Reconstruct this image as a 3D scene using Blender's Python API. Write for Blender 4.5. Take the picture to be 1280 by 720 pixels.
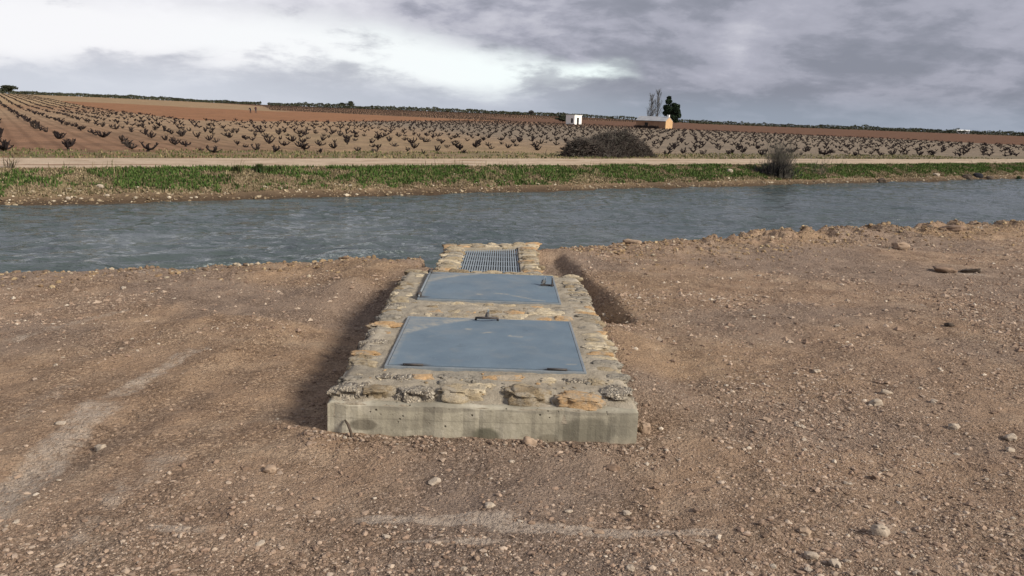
import bpy, bmesh, math, random
import numpy as np
from mathutils import Vector, Matrix, Euler, noise as mnoise

# ------------------------------------------------------------------ scene, camera, world, sun
for o in list(bpy.data.objects): bpy.data.objects.remove(o, do_unlink=True)
scn = bpy.context.scene
C = scn.collection
random.seed(7); RNG = np.random.default_rng(11)
FPX = 1065.0; CAMZ = 1.6
SLOPE = .0376; ROLL = math.atan(SLOPE)
PITCH = math.atan((360 - (120 + SLOPE * 640)) * math.cos(ROLL) / FPX)
YAW = math.radians(-0.9)
def _basis():
    fw = Vector((0, math.cos(PITCH), -math.sin(PITCH))); r0 = Vector((1, 0, 0)); u0 = r0.cross(fw)
    rt = r0 * math.cos(ROLL) + u0 * math.sin(ROLL); up = u0 * math.cos(ROLL) - r0 * math.sin(ROLL)
    Rz = Matrix.Rotation(YAW, 3, 'Z')
    return Rz @ fw, Rz @ rt, Rz @ up
FW, RT, UP = _basis()
cam = bpy.data.cameras.new('camera'); camo = bpy.data.objects.new('camera', cam); C.objects.link(camo)
cam.sensor_width = 36; cam.lens = FPX / 1280 * 36; cam.clip_start = .05; cam.clip_end = 12000
m = Matrix((RT, UP, -FW)).transposed().to_4x4(); m.translation = (0, 0, CAMZ); camo.matrix_world = m
scn.camera = camo

SUN_AZ, SUN_EL = math.radians(121), math.radians(31)
w = bpy.data.worlds.new('World'); scn.world = w; w.use_nodes = True

class NT:
    """tiny node-tree helper"""
    def __init__(s, nt): s.t = nt; nt.nodes.clear()
    def n(s, kind, **kw):
        nd = s.t.nodes.new(kind)
        for k, v in kw.items():
            if k == 'i':
                for kk, vv in v.items(): s.put(nd, kk, vv)
            else: setattr(nd, k, v)
        return nd
    def put(s, nd, k, v):
        sock = nd.inputs[k]
        if isinstance(v, bpy.types.NodeSocket): s.t.links.new(v, sock)
        elif isinstance(v, bpy.types.Node): s.t.links.new(v.outputs[0], sock)
        else:
            if isinstance(v, tuple) and len(v) == 3 and sock.type == 'RGBA': v = (*v, 1)
            sock.default_value = v
    def m(s, op, a, b=0.0, c=None, clamp=False):
        nd = s.t.nodes.new('ShaderNodeMath'); nd.operation = op; nd.use_clamp = clamp
        s.put(nd, 0, a); s.put(nd, 1, b)
        if c is not None: s.put(nd, 2, c)
        return nd.outputs[0]
    def v(s, op, a, b=None):
        nd = s.t.nodes.new('ShaderNodeVectorMath'); nd.operation = op
        s.put(nd, 0, a)
        if b is not None: s.put(nd, 1, b)
        return nd.outputs[0]
    def mix(s, f, a, b, blend='MIX'):
        nd = s.t.nodes.new('ShaderNodeMix'); nd.data_type = 'RGBA'; nd.blend_type = blend
        s.put(nd, 0, f); s.put(nd, 6, a); s.put(nd, 7, b)
        return nd.outputs[2]
    def noise(s, vec, scale, detail=5, rough=.55, dist=0, lac=2.0):
        nd = s.t.nodes.new('ShaderNodeTexNoise')
        s.put(nd, 'Vector', vec); s.put(nd, 'Scale', scale); s.put(nd, 'Detail', detail); s.put(nd, 'Roughness', rough)
        s.put(nd, 'Distortion', dist); s.put(nd, 'Lacunarity', lac)
        return nd.outputs[0]
    def ss(s, x, lo, hi, a=0.0, b=1.0):
        nd = s.t.nodes.new('ShaderNodeMapRange'); nd.interpolation_type = 'SMOOTHSTEP'
        for k, v in ((0, x), (1, lo), (2, hi), (3, a), (4, b)): s.put(nd, k, v)
        return nd.outputs[0]
    def ramp(s, x, stops):
        nd = s.t.nodes.new('ShaderNodeValToRGB'); s.put(nd, 0, x); e = nd.color_ramp.elements
        while len(e) < len(stops): e.new(.5)
        for el, (p, c) in zip(e, stops): el.position = p; el.color = (*c, 1)
        return nd.outputs[0]

def build_world():
    T = NT(w.node_tree)
    tc = T.n('ShaderNodeTexCoord'); d = T.v('NORMALIZE', tc.outputs['Generated'])
    sep = T.n('ShaderNodeSeparateXYZ', i={0: d}); x, y, z = sep.outputs
    az = T.m('MULTIPLY', T.m('ARCTAN2', x, y), 57.29578)
    el = T.m('MULTIPLY', T.m('ARCSINE', z), 57.29578)
    zz = T.m('ADD', T.m('MAXIMUM', z, 0.0), .30)
    px = T.m('DIVIDE', x, zz); py = T.m('DIVIDE', y, zz)
    comb = T.n('ShaderNodeCombineXYZ', i={0: px, 1: py, 2: 0.0}).outputs[0]
    n1 = T.noise(T.v('ADD', comb, (3.1, 7.7, 2.0)), .85, 8, .55, .25)
    n2 = T.noise(T.v('ADD', comb, (11.3, 1.2, 5.0)), 2.1, 8, .56, .2)
    n3 = T.noise(T.v('ADD', comb, (1.3, 21.2, 9.0)), 6.0, 6, .6, .15)
    # how far the cloud deck is broken: bright, thin cloud to the left of the view, thick grey deck to the right
    side = T.m('COSINE', T.m('MULTIPLY', T.m('ADD', az, 62.0), .01745))
    side = T.ss(T.m('ADD', side, T.m('MULTIPLY', T.m('SUBTRACT', n1, .5), .35)), .22, .80)
    # a long rift in the deck low over the horizon
    elc = T.m('ADD', 2.7, T.m('MULTIPLY', T.ss(az, 9.0, -24.0), 1.5))
    e = T.m('SUBTRACT', T.m('ADD', el, T.m('ADD', T.m('MULTIPLY', T.m('SUBTRACT', n1, .5), 4.5), T.m('MULTIPLY', T.m('SUBTRACT', n2, .5), 3.0))), elc)
    wd = T.m('ADD', .62, T.m('MULTIPLY', T.ss(az, 10.0, -14.0), 1.5))
    rift = T.m('SUBTRACT', 1.0, T.ss(T.m('DIVIDE', T.m('ABSOLUTE', e), wd), .25, 1.55))
    rift = T.m('MULTIPLY', rift, T.ss(T.m('ADD', az, T.m('MULTIPLY', T.m('SUBTRACT', n2, .5), 14.0)), 9.5, 5.0))
    rift = T.m('MULTIPLY', rift, T.ss(T.m('ADD', n2, T.m('MULTIPLY', T.m('SUBTRACT', n3, .5), .5)), .36, .54, .30, 1.0))
    f = T.m('ADD', T.m('MULTIPLY', T.m('SUBTRACT', n1, .5), .75), T.m('MULTIPLY', T.m('SUBTRACT', n2, .5), 1.25))
    f = T.m('ADD', f, T.m('MULTIPLY', T.m('SUBTRACT', n3, .5), .45))
    edge = T.ss(T.m('ADD', n2, T.m('MULTIPLY', T.m('SUBTRACT', n3, .5), .35)), .44, .58, -.5, .5); f = T.m('ADD', f, T.m('MULTIPLY', edge, .22))
    f = T.m('ADD', f, T.m('ADD', .28, T.m('MULTIPLY', side, .35)))
    low = T.ss(el, 2.4, .3)                                                    # banked cloud sits low on the horizon
    f = T.m('SUBTRACT', f, T.m('MULTIPLY', low, .12))
    cloud = T.ramp(f, [(0.0, (.215, .228, .275)), (.26, (.265, .275, .33)), (.5, (.36, .365, .43)), (.78, (.56, .56, .615)), (1.0, (.77, .77, .81))])
    bank = T.mix(T.m('MULTIPLY', low, .6), cloud, (.28, .33, .40))
    bank = T.mix(T.m('MULTIPLY', T.ss(el, 4.6, .8), T.m('MULTIPLY', side, .85)), bank, (.57, .595, .655))
    bright = T.mix(side, (.78, .88, .86), (.79, .79, .81))
    col = T.mix(rift, bank, bright)
    # blue gaps, rare
    sky = T.n('ShaderNodeTexSky', sky_type='NISHITA', sun_disc=False, sun_elevation=SUN_EL, sun_rotation=SUN_AZ, air_density=1.0, dust_density=1.2)
    skyc = T.v('SCALE', sky.outputs[0]); skyc.node.inputs['Scale'].default_value = .085
    gap = T.ss(T.m('ADD', n1, T.m('MULTIPLY', T.m('SUBTRACT', n2, .5), .5)), .70, .78)
    gap = T.m('MULTIPLY', gap, T.ss(el, 4.0, 7.0))
    col = T.mix(T.m('MULTIPLY', gap, .8), col, skyc)
    bg = T.n('ShaderNodeBackground', i={0: col, 1: .90})
    T.n('ShaderNodeOutputWorld', i={0: bg})
build_world()

sun = bpy.data.lights.new('sun', 'SUN'); sun.energy = 4.1; sun.angle = math.radians(13); sun.color = (1, .92, .80)
so = bpy.data.objects.new('sun', sun); C.objects.link(so)
S = Vector((math.sin(SUN_AZ) * math.cos(SUN_EL), math.cos(SUN_AZ) * math.cos(SUN_EL), math.sin(SUN_EL)))
so.rotation_euler = S.to_track_quat('Z', 'Y').to_euler(); so.location = S * 60
vs = scn.view_settings; vs.view_transform = 'Standard'; vs.look = 'None'; vs.exposure = 0.40; vs.gamma = 1; vs.use_curve_mapping = False
scn.render.engine = 'CYCLES'

# ------------------------------------------------------------------ helpers
def tag(o, label=None, cat=None, group=None, kind=None):
    for k, v in (('label', label), ('category', cat), ('group', group), ('kind', kind)):
        if v: o[k] = v
    return o
def link(name, me, mat=None, parent=None):
    o = bpy.data.objects.new(name, me)
    if mat is not None and me is not None and not me.materials: me.materials.append(mat)
    C.objects.link(o)
    if parent: o.parent = parent
    return o
def empty(name, loc=(0, 0, 0), rz=0):
    o = bpy.data.objects.new(name, None); C.objects.link(o); o.location = loc; o.rotation_euler = (0, 0, rz); o.empty_display_size = .1
    return o
def mesh_np(name, V, F, smooth=False, attrs=None):
    """V (n,3), F (m,k) arrays -> mesh"""
    V = np.asarray(V, np.float32); F = np.asarray(F, np.int32); k = F.shape[1]
    me = bpy.data.meshes.new(name)
    me.vertices.add(len(V)); me.vertices.foreach_set('co', V.ravel())
    me.loops.add(F.size); me.loops.foreach_set('vertex_index', F.ravel())
    me.polygons.add(len(F)); me.polygons.foreach_set('loop_start', np.arange(0, F.size, k, dtype=np.int32))
    me.polygons.foreach_set('use_smooth', np.full(len(F), smooth))
    for nm, a in (attrs or {}).items():
        a = np.asarray(a, np.float32)
        if a.ndim == 1: me.attributes.new(nm, 'FLOAT', 'POINT').data.foreach_set('value', a)
        else:
            a4 = np.ones((len(a), 4), np.float32); a4[:, :3] = a[:, :3]
            me.attributes.new(nm, 'FLOAT_COLOR', 'POINT').data.foreach_set('color', a4.ravel())
    me.update(); me.validate()
    return me
def grid_faces(nu, nv):
    i = np.arange(nu - 1)[:, None] * nv + np.arange(nv - 1)[None]
    i = i.ravel(); return np.stack([i, i + nv, i + nv + 1, i + 1], 1)
_T = RNG.random((256, 256))
def vn(x, y, sd=0):
    x = np.asarray(x, float) + sd * 17.37; y = np.asarray(y, float) + sd * 5.91
    xi = np.floor(x).astype(int); yi = np.floor(y).astype(int); fx = x - xi; fy = y - yi
    fx = fx * fx * (3 - 2 * fx); fy = fy * fy * (3 - 2 * fy)
    g = lambda a, b: _T[a & 255, b & 255]
    return (g(xi, yi) * (1 - fx) + g(xi + 1, yi) * fx) * (1 - fy) + (g(xi, yi + 1) * (1 - fx) + g(xi + 1, yi + 1) * fx) * fy
def fbm(x, y, sd=0, oct=4):
    r = 0; a = .5; n = 0
    for k in range(oct): r = r + a * vn(x * 2 ** k, y * 2 ** k, sd + k * 3); n += a; a *= .5
    return r / n
def ss(a, b, x):
    t = np.clip((x - a) / (b - a), 0, 1); return t * t * (3 - 2 * t)
def box_band(x, a, b, f): return ss(a - f, a + f, x) * (1 - ss(b - f, b + f, x))
def pix(u, v, z=0.0):
    d = FW + RT * ((u - 640) / FPX) - UP * ((v - 360) / FPX); t = (z - CAMZ) / d.z
    return Vector((d.x * t, d.y * t, z))
def proj(p):
    q = Vector(p) - Vector((0, 0, CAMZ)); d = q.dot(FW)
    return (640 + FPX * q.dot(RT) / d, 360 - FPX * q.dot(UP) / d, d)

class MB:
    """collects boxes / tubes into one mesh"""
    def __init__(s): s.V = []; s.F = []
    def box(s, c, d, rz=0):
        b = len(s.V); ca, sa = math.cos(rz), math.sin(rz)
        for x in (-1, 1):
            for y in (-1, 1):
                for z in (-1, 1):
                    X, Y = x * d[0] / 2, y * d[1] / 2
                    s.V.append((c[0] + X * ca - Y * sa, c[1] + X * sa + Y * ca, c[2] + z * d[2] / 2))
        s.F += [tuple(b + i for i in q) for q in ((0, 1, 3, 2), (4, 6, 7, 5), (0, 4, 5, 1), (2, 3, 7, 6), (0, 2, 6, 4), (1, 5, 7, 3))]
        return s
    def tube(s, pts, rad, k=6):
        pts = [Vector(p) for p in pts]; b0 = len(s.V)
        for i, p in enumerate(pts):
            t = (pts[min(i + 1, len(pts) - 1)] - pts[max(i - 1, 0)]).normalized()
            a = t.cross(Vector((0.31, .2, .93)));  a = a.normalized() if a.length > 1e-4 else Vector((1, 0, 0)); c = t.cross(a)
            r = rad[i] if isinstance(rad, (list, tuple)) else rad
            for j in range(k):
                q = 2 * math.pi * j / k; s.V.append(tuple(p + (a * math.cos(q) + c * math.sin(q)) * r))
        for i in range(len(pts) - 1):
            for j in range(k):
                s.F.append((b0 + i * k + j, b0 + i * k + (j + 1) % k, b0 + (i + 1) * k + (j + 1) % k, b0 + (i + 1) * k + j))
        s.F.append(tuple(b0 + j for j in range(k))[::-1]); e = b0 + (len(pts) - 1) * k; s.F.append(tuple(e + j for j in range(k)))
        return s
    def prism(s, poly, z0, z1):
        b = len(s.V); n = len(poly)
        s.V += [(p[0], p[1], z0) for p in poly] + [(p[0], p[1], z1) for p in poly]
        s.F += [tuple(b + i for i in range(n))[::-1], tuple(b + n + i for i in range(n))] + [(b + i, b + (i + 1) % n, b + n + (i + 1) % n, b + n + i) for i in range(n)]
        return s
    def mesh(s, name, bevel=0, smooth=False, seg=2):
        me = bpy.data.meshes.new(name); me.from_pydata(s.V, [], s.F)
        bm = bmesh.new(); bm.from_mesh(me); bmesh.ops.recalc_face_normals(bm, faces=bm.faces)
        if bevel: bmesh.ops.bevel(bm, geom=bm.edges[:], offset=bevel, segments=seg, affect='EDGES', profile=.6)
        for f in bm.faces: f.smooth = smooth
        bm.to_mesh(me); bm.free(); return me
    def put(s, name, mat, parent=None, bevel=0, smooth=False, seg=2):
        return link(name, s.mesh(name, bevel, smooth, seg), mat, parent)

# ------------------------------------------------------------------ materials
def material(name, fn):
    mt = bpy.data.materials.new(name); mt.use_nodes = True; T = NT(mt.node_tree)
    b = T.n('ShaderNodeBsdfPrincipled'); o = T.n('ShaderNodeOutputMaterial', i={0: b}); fn(T, b); return mt
def pos(T): return T.n('ShaderNodeNewGeometry').outputs['Position']
def bump(T, b, h, dist, strength=1.0, prev=None):
    nd = T.n('ShaderNodeBump', i={'Height': h, 'Distance': dist, 'Strength': strength})
    if prev is not None: T.put(nd, 'Normal', prev)
    T.put(b, 'Normal', nd); return nd.outputs[0]
def simple(name, stops, scale=8, rough=.9, bd=.004, detail=6, bscale=None, spec=.2, metal=0):
    def fn(T, b):
        p = pos(T); n = T.noise(p, scale, detail, .62)
        T.put(b, 'Base Color', T.ramp(n, stops)); b.inputs['Roughness'].default_value = rough
        b.inputs['Specular IOR Level'].default_value = spec; b.inputs['Metallic'].default_value = metal
        if bd: bump(T, b, T.noise(p, bscale or scale * 4, 5, .65), bd)
    return material(name, fn)
def attr(T, nm, out='Fac'): return T.n('ShaderNodeAttribute', attribute_name=nm).outputs[out]

def f_dirt(T, b):
    p = pos(T); big = T.noise(p, .55, 4, .55); mid = T.noise(p, 3.0, 6, .62); fine = T.noise(p, 38, 6, .7)
    c = T.ramp(mid, [(.30, (.310, .206, .138)), (.48, (.418, .290, .198)), (.62, (.468, .342, .242)), (.8, (.505, .390, .288))])
    c = T.mix(T.ss(big, .38, .62, 0, .55), c, (.385, .265, .185))
    c = T.mix(T.m('MULTIPLY', attr(T, 'ochre'), .6), c, (.38, .258, .155))  # ochre soil colour, also painting the sunlit warmth round the box
    c = T.mix(T.m('MULTIPLY', attr(T, 'grey'), .75), c, (.285, .222, .182))
    grit = T.ss(T.noise(T.v('ADD', p, (9., 2., 4.)), 2.3, 5, .65), .40, .58)
    for sc, am in ((58.0, .75), (125.0, .6)):
        vc = T.n('ShaderNodeTexVoronoi', i={'Vector': p, 'Scale': sc}); wn = T.n('ShaderNodeTexWhiteNoise', i={0: vc.outputs['Position']}).outputs[0]
        cell = T.mix(1.0, c, T.ramp(wn, [(0, (.58, .56, .54)), (.55, (1.0, 1.0, 1.0)), (.86, (1.35, 1.36, 1.38)), (1, (1.75, 1.85, 1.95))]), 'MULTIPLY')
        cell = T.mix(T.ss(vc.outputs['Distance'], .35, .75, 0, .65), cell, (.085, .055, .038))  # dark cell rims: shade between small stones, put into the colour
        c = T.mix(T.m('MULTIPLY', T.m('ADD', .15, T.m('MULTIPLY', grit, .75)), am), c, cell)
    sp = T.ss(fine, .56, .72); c = T.mix(T.m('MULTIPLY', sp, .5), c, (.33, .25, .185))
    dk = T.ss(fine, .44, .30); c = T.mix(T.m('MULTIPLY', dk, .6), c, (.095, .062, .044))
    pa = T.m('ADD', attr(T, 'pale'), T.m('MULTIPLY', T.m('SUBTRACT', T.noise(p, 7, 7, .72), .5), 1.5)); pale = T.m('MULTIPLY', T.m('MULTIPLY', T.ss(pa, .30, .85), T.ss(T.noise(p, 24, 6, .75), .34, .56, .25, 1.0)), T.ss(attr(T, 'pale'), .05, .5))
    c = T.mix(T.m('MULTIPLY', pale, .85), c, (.52, .43, .35))
    c = T.mix(T.m('MULTIPLY', attr(T, 'wet'), .8), c, (.07, .05, .034))
    T.put(b, 'Base Color', c); b.inputs['Roughness'].default_value = .95; b.inputs['Specular IOR Level'].default_value = .15
    vo = T.n('ShaderNodeTexVoronoi', i={'Vector': p, 'Scale': 55.0}).outputs['Distance']
    n = bump(T, b, T.noise(p, 14, 7, .72), .045, .9); n = bump(T, b, T.noise(p, 80, 5, .75), .014, 1.0, n); n = bump(T, b, T.m('MULTIPLY', vo, -1.0), .012, .8, n); bump(T, b, T.m('MULTIPLY', T.n('ShaderNodeTexVoronoi', i={'Vector': p, 'Scale': 125.0}).outputs['Distance'], -1.0), .006, .7, n)
M_dirt = material('dirt', f_dirt)

def f_terrain(T, b):
    p = pos(T); c = attr(T, 'soil', 'Color')
    n1 = T.noise(p, .22, 6, .65); n2 = T.noise(p, 2.6, 6, .7); n3 = T.noise(p, 12, 4, .7)
    c = T.mix(1.0, c, T.ramp(n1, [(.3, (.72, .72, .74)), (.7, (1.25, 1.22, 1.2))]), 'MULTIPLY')
    c = T.mix(1.0, c, T.ramp(n2, [(.28, (.62, .63, .64)), (.72, (1.32, 1.3, 1.27))]), 'MULTIPLY')
    sx = T.n('ShaderNodeSeparateXYZ', i={0: p}); sp = T.m('ADD', T.m('MULTIPLY', sx.outputs[0], .816 + .083 * .578), T.m('MULTIPLY', sx.outputs[1], .578 - .083 * .816))
    fur = T.m('SINE', T.m('ADD', T.m('MULTIPLY', sp, 8.57), T.m('MULTIPLY', n2, 3.0))); fur = T.m('MULTIPLY', fur, attr(T, 'furrow'))
    c = T.mix(T.ss(fur, .0, 1.0, 0, .45), c, T.mix(1.0, c, (.55, .52, .5), 'MULTIPLY'))
    gr = T.m('MULTIPLY', attr(T, 'grass'), T.ss(T.noise(p, 1.3, 6, .72), .42, .62))
    c = T.mix(gr, c, T.ramp(n3, [(.3, (.10, .105, .045)), (.7, (.20, .18, .095))]))
    c = T.mix(T.m('MULTIPLY', attr(T, 'wet'), .8), c, (.055, .038, .026))
    T.put(b, 'Base Color', c); b.inputs['Roughness'].default_value = .97; b.inputs['Specular IOR Level'].default_value = .1
    n = bump(T, b, T.noise(p, 3, 6, .7), .12, .7); bump(T, b, T.noise(p, 20, 4, .7), .03, .8, n)
M_terrain = material('field_soil', f_terrain)

def f_road(T, b):
    p = pos(T); c = T.ramp(T.noise(p, 1.1, 6, .7), [(.3, (.32, .245, .175)), (.55, (.42, .33, .245)), (.8, (.48, .385, .295))])
    c = T.mix(T.ss(T.noise(p, 9, 5, .7), .55, .75, 0, .5), c, (.23, .165, .11))
    T.put(b, 'Base Color', c); b.inputs['Roughness'].default_value = .97; b.inputs['Specular IOR Level'].default_value = .1
    bump(T, b, T.noise(p, 10, 6, .7), .03, .7)
M_road = material('road_dust', f_road)

def f_water(T, b):
    p = pos(T); s = T.v('MULTIPLY', p, (1.0, 1.0, 1.0))
    mp = T.n('ShaderNodeMapping', i={0: s}); mp.inputs['Rotation'].default_value = (0, 0, math.radians(-35)); mp.inputs['Scale'].default_value = (.55, 1.35, 1)
    n1 = T.noise(mp.outputs[0], 2.6, 4, .55, .5); n2 = T.noise(mp.outputs[0], 9.0, 4, .6, .4)
    T.put(b, 'Base Color', T.ramp(T.noise(p, .35, 3), [(.35, (.020, .034, .033)), (.7, (.040, .052, .046))]))
    foam = attr(T, 'foam'); fm = T.m('MULTIPLY', foam, T.ss(T.noise(p, 14, 5, .7), .5, .62))
    T.put(b, 'Base Color', T.mix(T.m('MULTIPLY', fm, .7), T.ramp(T.noise(p, .35, 3), [(.35, (.042, .060, .060)), (.7, (.066, .082, .079))]), (.5, .55, .55)))
    T.put(b, 'Roughness', T.m('ADD', .10, T.m('MULTIPLY', fm, .5))); b.inputs['IOR'].default_value = 1.33; b.inputs['Specular IOR Level'].default_value = .5
    n = bump(T, b, n1, .22, T.ss(T.noise(p, .22, 4, .6, .5), .36, .62, .35, 1.0)); bump(T, b, n2, .022, .6, n)
M_water = material('canal_water', f_water)

def f_concrete(T, b):
    p = pos(T); sep = T.n('ShaderNodeSeparateXYZ', i={0: p}); x, y, z = sep.outputs
    n = T.noise(p, 5, 7, .62); c = T.ramp(n, [(.28, (.19, .172, .133)), (.5, (.34, .312, .243)), (.7, (.46, .425, .345))])
    c = T.mix(T.ss(T.noise(T.v('MULTIPLY', p, (3., 3., 9.)), 6, 6, .7), .52, .66, 0, .45), c, (.17, .152, .118))
    wob = T.m('MULTIPLY', T.m('SUBTRACT', T.noise(p, 13, 5, .6), .5), .06)
    def spot(cx, cz, rx, rz, amt, col, c):
        dx = T.m('DIVIDE', T.m('SUBTRACT', x, cx), rx); dz = T.m('DIVIDE', T.m('SUBTRACT', z, cz), rz)
        r = T.m('SQRT', T.m('ADD', T.m('MULTIPLY', dx, dx), T.m('MULTIPLY', dz, dz)))
        r = T.m('ADD', r, T.m('MULTIPLY', wob, 8.0))
        return T.mix(T.ss(r, 1.1, .7, 0, amt), c, col)
    for a in ((-.645, .075, .075, .032, .75, (.12, .105, .08)), (-.04, .035, .075, .05, .85, (.10, .095, .068)), (.46, .07, .16, .085, .75, (.135, .125, .095)),
              (.66, .12, .10, .08, .55, (.16, .15, .12)), (.27, .02, .06, .04, .6, (.13, .115, .085)), (-.35, .17, .30, .022, .45, (.16, .145, .12)), (.35, .175, .35, .02, .4, (.17, .155, .13)), (-.42, .09, .12, .04, .35, (.2, .18, .14))): c = spot(*a, c)
    c = T.mix(T.ss(T.m('ABSOLUTE', T.m('SUBTRACT', T.m('ADD', z, T.m('MULTIPLY', wob, .12)), .108)), .004, .0015, 0, .35), c, (.16, .145, .115))
    vo = T.n('ShaderNodeTexVoronoi', i={'Vector': p, 'Scale': 26.0, 'Randomness': 1.0})
    pit = T.m('MULTIPLY', T.ss(vo.outputs['Distance'], .17, .09), T.ss(T.noise(p, 9, 3), .5, .6))
    c = T.mix(T.m('MULTIPLY', pit, .85), c, (.05, .042, .03))
    c = T.mix(T.ss(z, .05, -.03, 0, .55), c, (.20, .135, .09))
    T.put(b, 'Base Color', c); b.inputs['Roughness'].default_value = .92; b.inputs['Specular IOR Level'].default_value = .2
    n_ = bump(T, b, T.noise(p, 30, 6, .7), .006, .7); bump(T, b, T.m('MULTIPLY', pit, -1.0), .012, 1, n_)
M_conc = material('cast_concrete', f_concrete)

def f_mortar(T, b):
    p = pos(T); c = T.ramp(T.noise(p, 6, 7, .65), [(.3, (.235, .20, .15)), (.5, (.33, .285, .22)), (.7, (.415, .365, .29))])
    c = T.mix(T.ss(T.noise(p, 2.2, 4), .45, .65, 0, .5), c, (.235, .215, .18))
    c = T.mix(T.ss(T.noise(p, 45, 5, .7), .56, .7, 0, .6), c, (.12, .10, .075))
    T.put(b, 'Base Color', c); b.inputs['Roughness'].default_value = .95; b.inputs['Specular IOR Level'].default_value = .15
    n = bump(T, b, T.noise(p, 22, 7, .7), .018, .8); bump(T, b, T.noise(p, 90, 4, .7), .005, .8, n)
M_mortar = material('mortar', f_mortar)

def stone_mat(name, a, c_, dark, scale, cracks=.5):
    def fn(T, b):
        p = pos(T); c = T.ramp(T.noise(p, 11, 7, .65), [(.3, a), (.7, c_)])
        st = T.v('MULTIPLY', p, (1, 1, 2.6)); v = T.noise(st, scale, 6, .72, .6)
        c = T.mix(T.ss(v, .50, .36, 0, cracks), c, dark)
        c = T.mix(T.ss(T.noise(T.v('ADD', p, (5., 3., 1.)), 9, 6, .7), .47, .60, 0, .8), c, T.ramp(T.noise(p, 6, 7, .65), [(.3, (.25, .215, .165)), (.7, (.40, .355, .285))]))
        T.put(b, 'Base Color', c); b.inputs['Roughness'].default_value = .93; b.inputs['Specular IOR Level'].default_value = .15
        n = bump(T, b, v, .016, .9); bump(T, b, T.noise(p, 110, 4, .7), .004, .8, n)
    return material(name, fn)
M_st = {'tan': stone_mat('stone_tan', (.30, .235, .15), (.43, .36, .25), (.10, .075, .05), 30, .6),
        'orange': stone_mat('stone_orange', (.40, .25, .12), (.52, .36, .21), (.19, .12, .07), 34, .5),
        'cream': stone_mat('stone_cream', (.46, .37, .24), (.60, .52, .38), (.15, .11, .07), 26, .45),
        'grey': stone_mat('stone_grey', (.19, .17, .14), (.34, .31, .26), (.05, .043, .034), 40, .85),
        'brown': stone_mat('stone_brown', (.20, .15, .09), (.33, .26, .17), (.06, .045, .03), 36, .8)}
def f_pebbly(T, b):
    p = pos(T); pw = T.v('ADD', p, T.v('SCALE', T.n('ShaderNodeTexNoise', i={'Vector': p, 'Scale': 40.0}).outputs['Color'])); pw.node.inputs[0].links[0].from_node; sc_ = [l.from_node for l in pw.node.inputs[1].links][0]; sc_.inputs['Scale'].default_value = .03; v = T.n('ShaderNodeTexVoronoi', i={'Vector': pw, 'Scale': 75.0}); 
    wn = T.n('ShaderNodeTexWhiteNoise', i={0: v.outputs['Position']}).outputs[0]
    c = T.ramp(wn, [(0, (.15, .125, .095)), (.5, (.26, .225, .175)), (.85, (.46, .41, .33))])
    c = T.mix(T.ss(v.outputs['Distance'], .40, .66, 0, .9), c, (.10, .082, .064))
    c = T.mix(T.ss(T.noise(p, 8, 6, .7), .45, .6, 0, .7), c, (.33, .285, .22))
    T.put(b, 'Base Color', c); b.inputs['Roughness'].default_value = .9
    bump(T, b, T.m('MULTIPLY', v.outputs['Distance'], -1.0), .012, .9)
M_st['pebbly'] = material('stone_conglomerate', f_pebbly)

def f_paint(T, b):
    p = pos(T); n = T.noise(p, 4, 6, .6); c = T.ramp(n, [(.3, (.104, .146, .188)), (.7, (.136, .183, .227))])
    c = T.mix(T.ss(T.noise(p, 60, 4, .7), .60, .75, 0, .35), c, (.30, .33, .35))
    scr = T.noise(T.v('MULTIPLY', p, (9., 1.2, 1.)), 14, 5, .7, 1.5); c = T.mix(T.ss(scr, .60, .72, 0, .30), c, (.27, .29, .30))
    st = T.noise(p, 1.8, 6, .65, .8); c = T.mix(T.ss(st, .48, .66, 0, .22), c, (.23, .235, .23)); c = T.mix(T.ss(T.noise(T.v('ADD', p, (4., 4., 4.)), 7, 5, .7), .60, .72, 0, .35), c, (.075, .095, .115))
    d = attr(T, 'dust'); dm = T.m('MULTIPLY', d, T.ss(T.noise(p, 17, 6, .75), .30, .62))
    c = T.mix(T.m('MULTIPLY', dm, .85), c, (.34, .315, .265))
    r = attr(T, 'rust'); c = T.mix(T.m('MULTIPLY', r, .85), c, (.055, .045, .038))
    T.put(b, 'Base Color', c); T.put(b, 'Roughness', T.m('ADD', .62, T.m('MULTIPLY', dm, .3))); b.inputs['Specular IOR Level'].default_value = .22
    bump(T, b, T.noise(p, 2.5, 3), .022, .6)
M_paint = material('blue_grey_paint', f_paint)
M_rim = simple('galvanised_rim', [(.3, (.14, .165, .19)), (.7, (.22, .24, .255))], 14, .6, .002, spec=.4)
M_galv = simple('galvanised_bar', [(.3, (.17, .205, .235)), (.7, (.26, .30, .325))], 20, .45, .001, spec=.5)
M_iron = simple('dark_iron', [(.3, (.025, .024, .026)), (.7, (.075, .062, .055))], 40, .6, .001, spec=.4)
M_brass = simple('lock_metal', [(.3, (.06, .065, .075)), (.7, (.15, .15, .15))], 40, .4, .001, spec=.5)
M_void = simple('dark_sump', [(.3, (.03, .028, .024)), (.7, (.06, .053, .045))], 9, .9, .003)  # near-black colour stands in for the darkness down in the void
M_vine = simple('vine_bark', [(.3, (.010, .008, .009)), (.7, (.032, .023, .022))], 18, .95, .006)
M_vine2 = simple('grey_vine_bark', [(.3, (.022, .018, .017)), (.7, (.060, .047, .040))], 18, .95, .006)
M_twig = simple('dry_twig', [(.3, (.030, .025, .024)), (.55, (.078, .062, .054)), (.8, (.15, .118, .096))], 7, .95, 0)
M_shrub = simple('shrub_twig', [(.3, (.045, .042, .040)), (.7, (.13, .118, .095))], 3, .95, 0)
M_shrubd = simple('shrub_base_twig', [(.3, (.015, .016, .022)), (.7, (.040, .038, .042))], 3, .95, 0)
M_clod = simple('dark_clod', [(.3, (.055, .042, .034)), (.7, (.11, .085, .066))], 12, .95, .008)
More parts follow.
